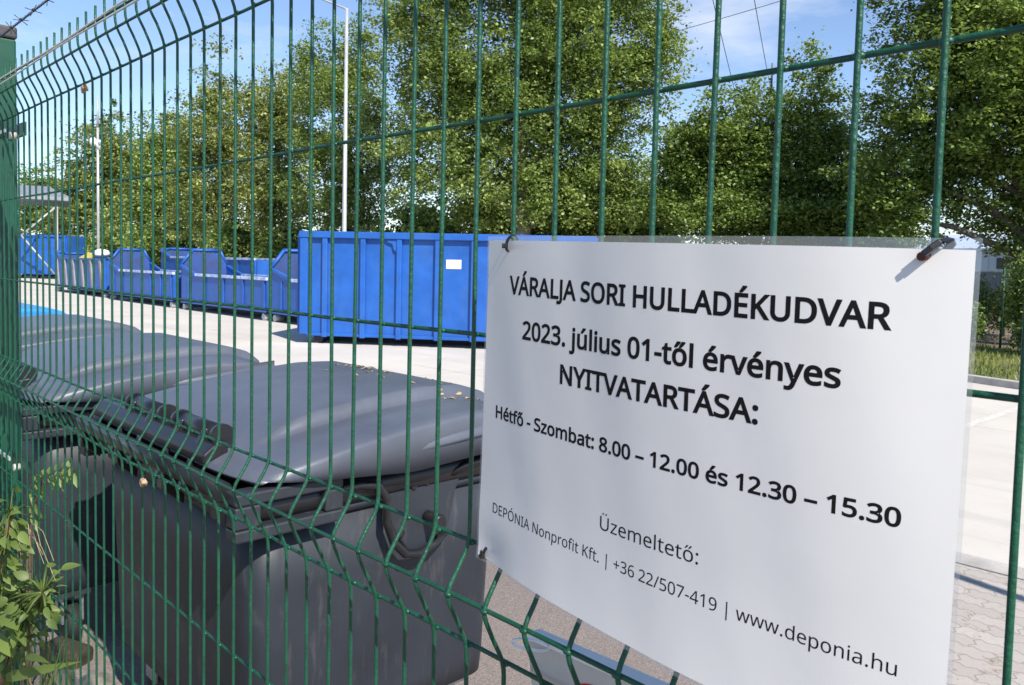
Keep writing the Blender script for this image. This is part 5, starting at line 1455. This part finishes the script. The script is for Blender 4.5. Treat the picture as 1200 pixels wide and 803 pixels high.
for k in range(n_):
    a_ = 2*math.pi*k/n_
    for r in (ro, ri):
        vs.append(P(cxs+r*math.cos(a_), czs+r*math.sin(a_), -.0006))
b.add(vs, [(2*k, 2*((k+1) % n_), 2*((k+1) % n_)+1, 2*k+1) for k in range(n_)])
b.build('red_ring', M['red'], sg)
root = empty('cable_tie', on_y(613, 750, .004), 'white cable tie looped through the corner of the low white sign', 'cable tie', 'ties holding the notice')
b = MB(); pts = []
for k in range(19):
    a_ = 2*math.pi*k/18
    pts.append(Vector((.010+.013*math.cos(a_), .012*math.cos(a_+.6), -.001+.0075*math.sin(a_))))
strap(b, pts, .0028, .0011); b.build('strap', M['white'], root)

# gate post out of frame to the right: its shadow falls across the paving
root = empty('gate_post', (1.55, 3.93, 0), 'round green gate post whose shadow falls across the paving', 'post')
MB().tube([(0, 0, 0), (0, 0, 3.15)], .045, 14).build('shaft', M['post'], root)
MB().tube([(0, 0, 3.15), (0, 0, 3.18)], [.05, .03], 14).build('cap', M['cap'], root)


# ------------------------------------------------------------------ weeds before the fence, lower left
def blade(b, a, t, nrm, L, W, curl=.25, cup=.18, n_=7):
    """one pointed leaf blade with a folded midrib"""
    t = t.normalized(); nrm = (nrm-t*nrm.dot(t)).normalized(); s = t.cross(nrm)
    vs, fs = [], []
    for i in range(n_+1):
        f = i/n_
        w = W*.5*(math.sin(math.pi*f**.75)**.85 if 0 < f < 1 else .02)
        c = a+t*(L*f)-nrm*(curl*L*f*f)
        vs += [c-s*w+nrm*(cup*w*1.4), c, c+s*w+nrm*(cup*w*1.4)]
    for i in range(n_):
        fs += [(i*3, i*3+1, i*3+4, i*3+3), (i*3+1, i*3+2, i*3+5, i*3+4)]
    b.add(vs, fs, True)


def set_tint(o, lo=.2, hi=.9):
    me = o.data
    at_ = me.attributes.new('leaf_tint', 'FLOAT', 'FACE')
    per = 14
    vals = np.repeat(rng.uniform(lo, hi, len(me.polygons)//per+1), per)[:len(me.polygons)]
    at_.data.foreach_set('value', vals.astype(np.float32))


def weed(name, base, path, leaves, label, stem_r, cat='plant', lo=.2, hi=.9, group='weeds along the fence', extra=0):
    """path: stem points (world); leaves: [(px,py,Y,dir px,dir py,L,W)] anchored in the world"""
    root = empty(name, base, label, cat, group)
    bs = Vector(base)
    pp = [Vector(p)-bs for p in path]
    MB().tube(pp, [stem_r*(1-.55*i/(len(pp)-1)) for i in range(len(pp))], 8).build('stem', M['stem'], root)
    b = MB(); q = MB()
    for k in range(extra):
        i = int(rng.integers(len(pp)//2, len(pp)-1)); c = bs+pp[i].lerp(pp[i+1], rng.random())
        dv = Vector((rng.normal(), rng.normal()*.7-.2, rng.normal()*.5-.1)).normalized()
        c = c+dv*rng.uniform(.008, .05)+Vector((0, 0, rng.normal()*.02))
        L = rng.uniform(.016, .036)
        leaves = leaves+[(c, dv+Vector((0, 0, -.3)), L, L*rng.uniform(.4, .62), .35)]
    for (P0, dv, L, W, cu) in leaves:
        a = Vector(P0)-bs
        t = Vector(dv).normalized()
        near = min(pp, key=lambda s: (s-a).length)
        q.tube([near, near.lerp(a, .6)+Vector((0, 0, .004)), a], stem_r*.22, 5)
        blade(b, a, t, Vector((.35+.4*rng.normal(), -.55+.4*rng.normal(), .8)), L, W, cu)
    l_ = b.build('foliage', M['leaf_weed'], root); set_tint(l_, lo, hi)
    k_ = q.build('leaf_stalk', M['leaf_weed'], root)
    set_tint(k_, .3, .5)
    return root


Yw = -.07
st = [on_y(-8, 900, Yw), on_y(2, 800, Yw), on_y(14, 758, Yw), on_y(30, 722, Yw), on_y(50, 694, Yw-.01)]
g0 = Vector((st[0].x-.03, Yw, -.02))
lv = []


def lf(px, py, Y, ex, ey, W=None, cu=.25, dy=0):
    A, B = on_y(px, py, Y), on_y(ex, ey, Y+dy)
    d = B-A
    return (A, d, d.length*.62, (W or d.length*.62)*.52, cu)


lv = [lf(27, 682, Yw-.01, 49, 680, .030, .6), lf(24, 690, Yw, -12, 706, .055, .3), lf(20, 668, Yw-.02, -4, 640, .05), lf(10, 650, Yw, 16, 622, .035),
      lf(4, 690, Yw-.03, 24, 708, .05), lf(4, 735, Yw-.02, 18, 758, .045), lf(-5, 770, Yw-.02, 38, 786, .04, .4), lf(4, 795, Yw-.03, 56, 782, .045, .4),
      lf(45, 712, Yw, 60, 725, .025), lf(50, 700, Yw, 63, 708, .02), lf(48, 722, Yw, 62, 702, .02), lf(52, 690, Yw, 40, 676, .02),
      lf(18, 740, Yw-.04, 34, 752, .03), lf(0, 615, Yw, 14, 600, .04), lf(-4, 660, Yw-.03, 10, 676, .04), lf(30, 770, Yw-.02, 56, 766, .03)]
weed('weed', g0, [g0]+st, lv, 'big leaved weed with a thick reddish stem, before the foot of the fence', .0105, extra=120)
st2 = [on_y(-14, 880, Yw-.05), on_y(-10, 790, Yw-.05), on_y(-6, 700, Yw-.05), on_y(6, 640, Yw-.05), on_y(12, 600, Yw-.05)]
g1 = Vector((st2[0].x-.02, Yw-.05, -.02))
lv2 = [lf(-2, 620, Yw-.05, 16, 634, .035), lf(8, 628, Yw-.05, -8, 612, .03), lf(2, 660, Yw-.05, 22, 655, .03), lf(0, 690, Yw-.05, -14, 670, .05),
       lf(0, 720, Yw-.06, 20, 736, .045), lf(-6, 745, Yw-.06, 14, 770, .05), lf(10, 604, Yw-.05, 22, 592, .022), lf(6, 650, Yw-.05, 20, 676, .03)]
weed('weed', g1, [g1]+st2, lv2, 'slim leafy weed at the left picture edge, beside the thick stemmed one', .0055, lo=.3, hi=1, extra=110)
# bright twig behind the wires
Yt = .05
tw = [on_y(34, 860, Yt), on_y(36, 740, Yt), on_y(34, 640, Yt), on_y(38, 596, Yt), on_y(48, 572, Yt), on_y(66, 556, Yt), on_y(86, 550, Yt)]
gt = Vector((tw[0].x, Yt, -.02))
lt = []
for (px, py) in ((36, 575), (42, 566), (50, 560), (58, 556), (66, 552), (74, 549), (82, 548), (40, 590), (37, 602)):
    for sgn in (-1, 1):
        lt.append(lf(px, py, Yt, px+5+6*sgn, py+24*sgn+8, .030, .3))
weed('weed', gt, [gt]+tw, lt, 'bright green twig with paired leaflets poking up behind the wires', .0035, lo=.6, hi=1.0)
# dry grass stalks
Yd = -.03
gd = Vector(on_y(26, 640, Yd)); gd.z = -.02
root = empty('dry_grass', gd, 'tuft of dry straw coloured grass hanging before the fence', 'grass tuft')
for k in range(11):
    x0 = 16+rng.random()*24
    top = on_y(x0+rng.normal()*4, 600+rng.random()*30, Yd+rng.normal()*.012)
    end = on_y(x0+8+rng.random()*34-10, 640+rng.random()*45, Yd-.02+rng.normal()*.015)
    foot = gd+Vector((rng.normal()*.02, rng.normal()*.015, 0))
    MB().tube([Vector(foot)-gd, (top-gd)*.55+Vector((0, 0, 0)), top-gd, (top.lerp(end, .5)+Vector((0, 0, .02)))-gd, end-gd], [.0010, .0009, .0008, .0007, .0004], 5).build('stalk', M['straw'], root)
# green blades low
root = empty('grass_tuft', on_y(50, 900, -.02), 'tuft of long green grass blades at the foot of the fence', 'grass tuft')
go = Vector(root.location)
go.z = -.02; root.location = go
for k in range(34):
    x0 = 25+rng.random()*60
    Y = rng.normal()*.035+.01
    tip = on_y(x0+rng.normal()*22, 735+rng.random()*60, Y)
    a = go+Vector((rng.normal()*.10, rng.normal()*.04, 0))
    b = MB()
    m_ = a.lerp(tip, .6); m_.z = tip.z*.85
    P_ = [a, a.lerp(m_, .5)+Vector((0, 0, .12)), m_+Vector((0, 0, .06)), tip]
    vs, fs = [], []
    for i in range(9):
        f = i/8
        p = P_[0]*(1-f)**3+P_[1]*(3*f*(1-f)**2)+P_[2]*(3*f*f*(1-f))+P_[3]*f**3-go
        w = .0042*(1-f**2)+.0003
        vs += [p+Vector((w, w*.3, 0)), p-Vector((w, w*.3, 0))]
    fs = [(2*i, 2*i+1, 2*i+3, 2*i+2) for i in range(8)]
    b.add(vs, fs, True)
    o = b.build('blade', M['leaf_weed'], root); set_tint(o, .45, .9)
# brick and stone under the second bin
b = MB(); b.box((-.11, -.055, -.02), (.09, .055, .075)); b = b.build('brick', M['brick'], bevel=.02)
b.location = on_z(80, 775, 0); b.rotation_euler = (0, .12, .5); tag(b, 'brown broken brick lying under the second bin', 'brick')
b = MB()
vs = []
for i in range(9):
    for j in range(14):
        th, ph = math.pi*i/8, 2*math.pi*j/14
        r = 1+.25*noise.noise(Vector((math.sin(th)*math.cos(ph)*1.7, math.sin(th)*math.sin(ph)*1.7, math.cos(th)*1.7)))
        vs.append((.085*r*math.sin(th)*math.cos(ph), .065*r*math.sin(th)*math.sin(ph), .055*r*math.cos(th)))
b.add(vs, [(i*14+j, i*14+(j+1) % 14, (i+1)*14+(j+1) % 14, (i+1)*14+j) for i in range(8) for j in range(14)])
b = b.build('rock', M['stone']); b.location = on_z(112, 806, .06); tag(b, 'pale stone on the ground beside the nearest bin', 'rock')

# dry leaves and grit lying on the nearest lid, along its far edge
dg = bpy.context.evaluated_depsgraph_get()
lid0 = [c for c in children(bin0) if c.name.startswith('lid')][0]
b = MB()
for k in range(46):
    x = rng.uniform(-.30, .52); y = .86+rng.normal()*.06
    ok, hit, nrm, _ = lid0.ray_cast(Vector((x, y, 2)), Vector((0, 0, -1)))
    if not ok: continue
    hit = hit+bin0.location
    L = rng.uniform(.006, .022)
    t = Vector((rng.normal(), rng.normal(), .15*rng.normal())).normalized(); t = (t-nrm*t.dot(nrm)).normalized(); sd = nrm.cross(t)
    c = hit+nrm*.0015
    b.add([c-t*L, c+sd*L*.4+nrm*L*.25, c+t*L, c-sd*L*.4+nrm*L*.2], [(0, 1, 2, 3)])
tag(b.build('fallen_leaves', M['straw']), 'dry leaf litter on the lid of the nearest bin', 'leaf litter', kind='stuff')
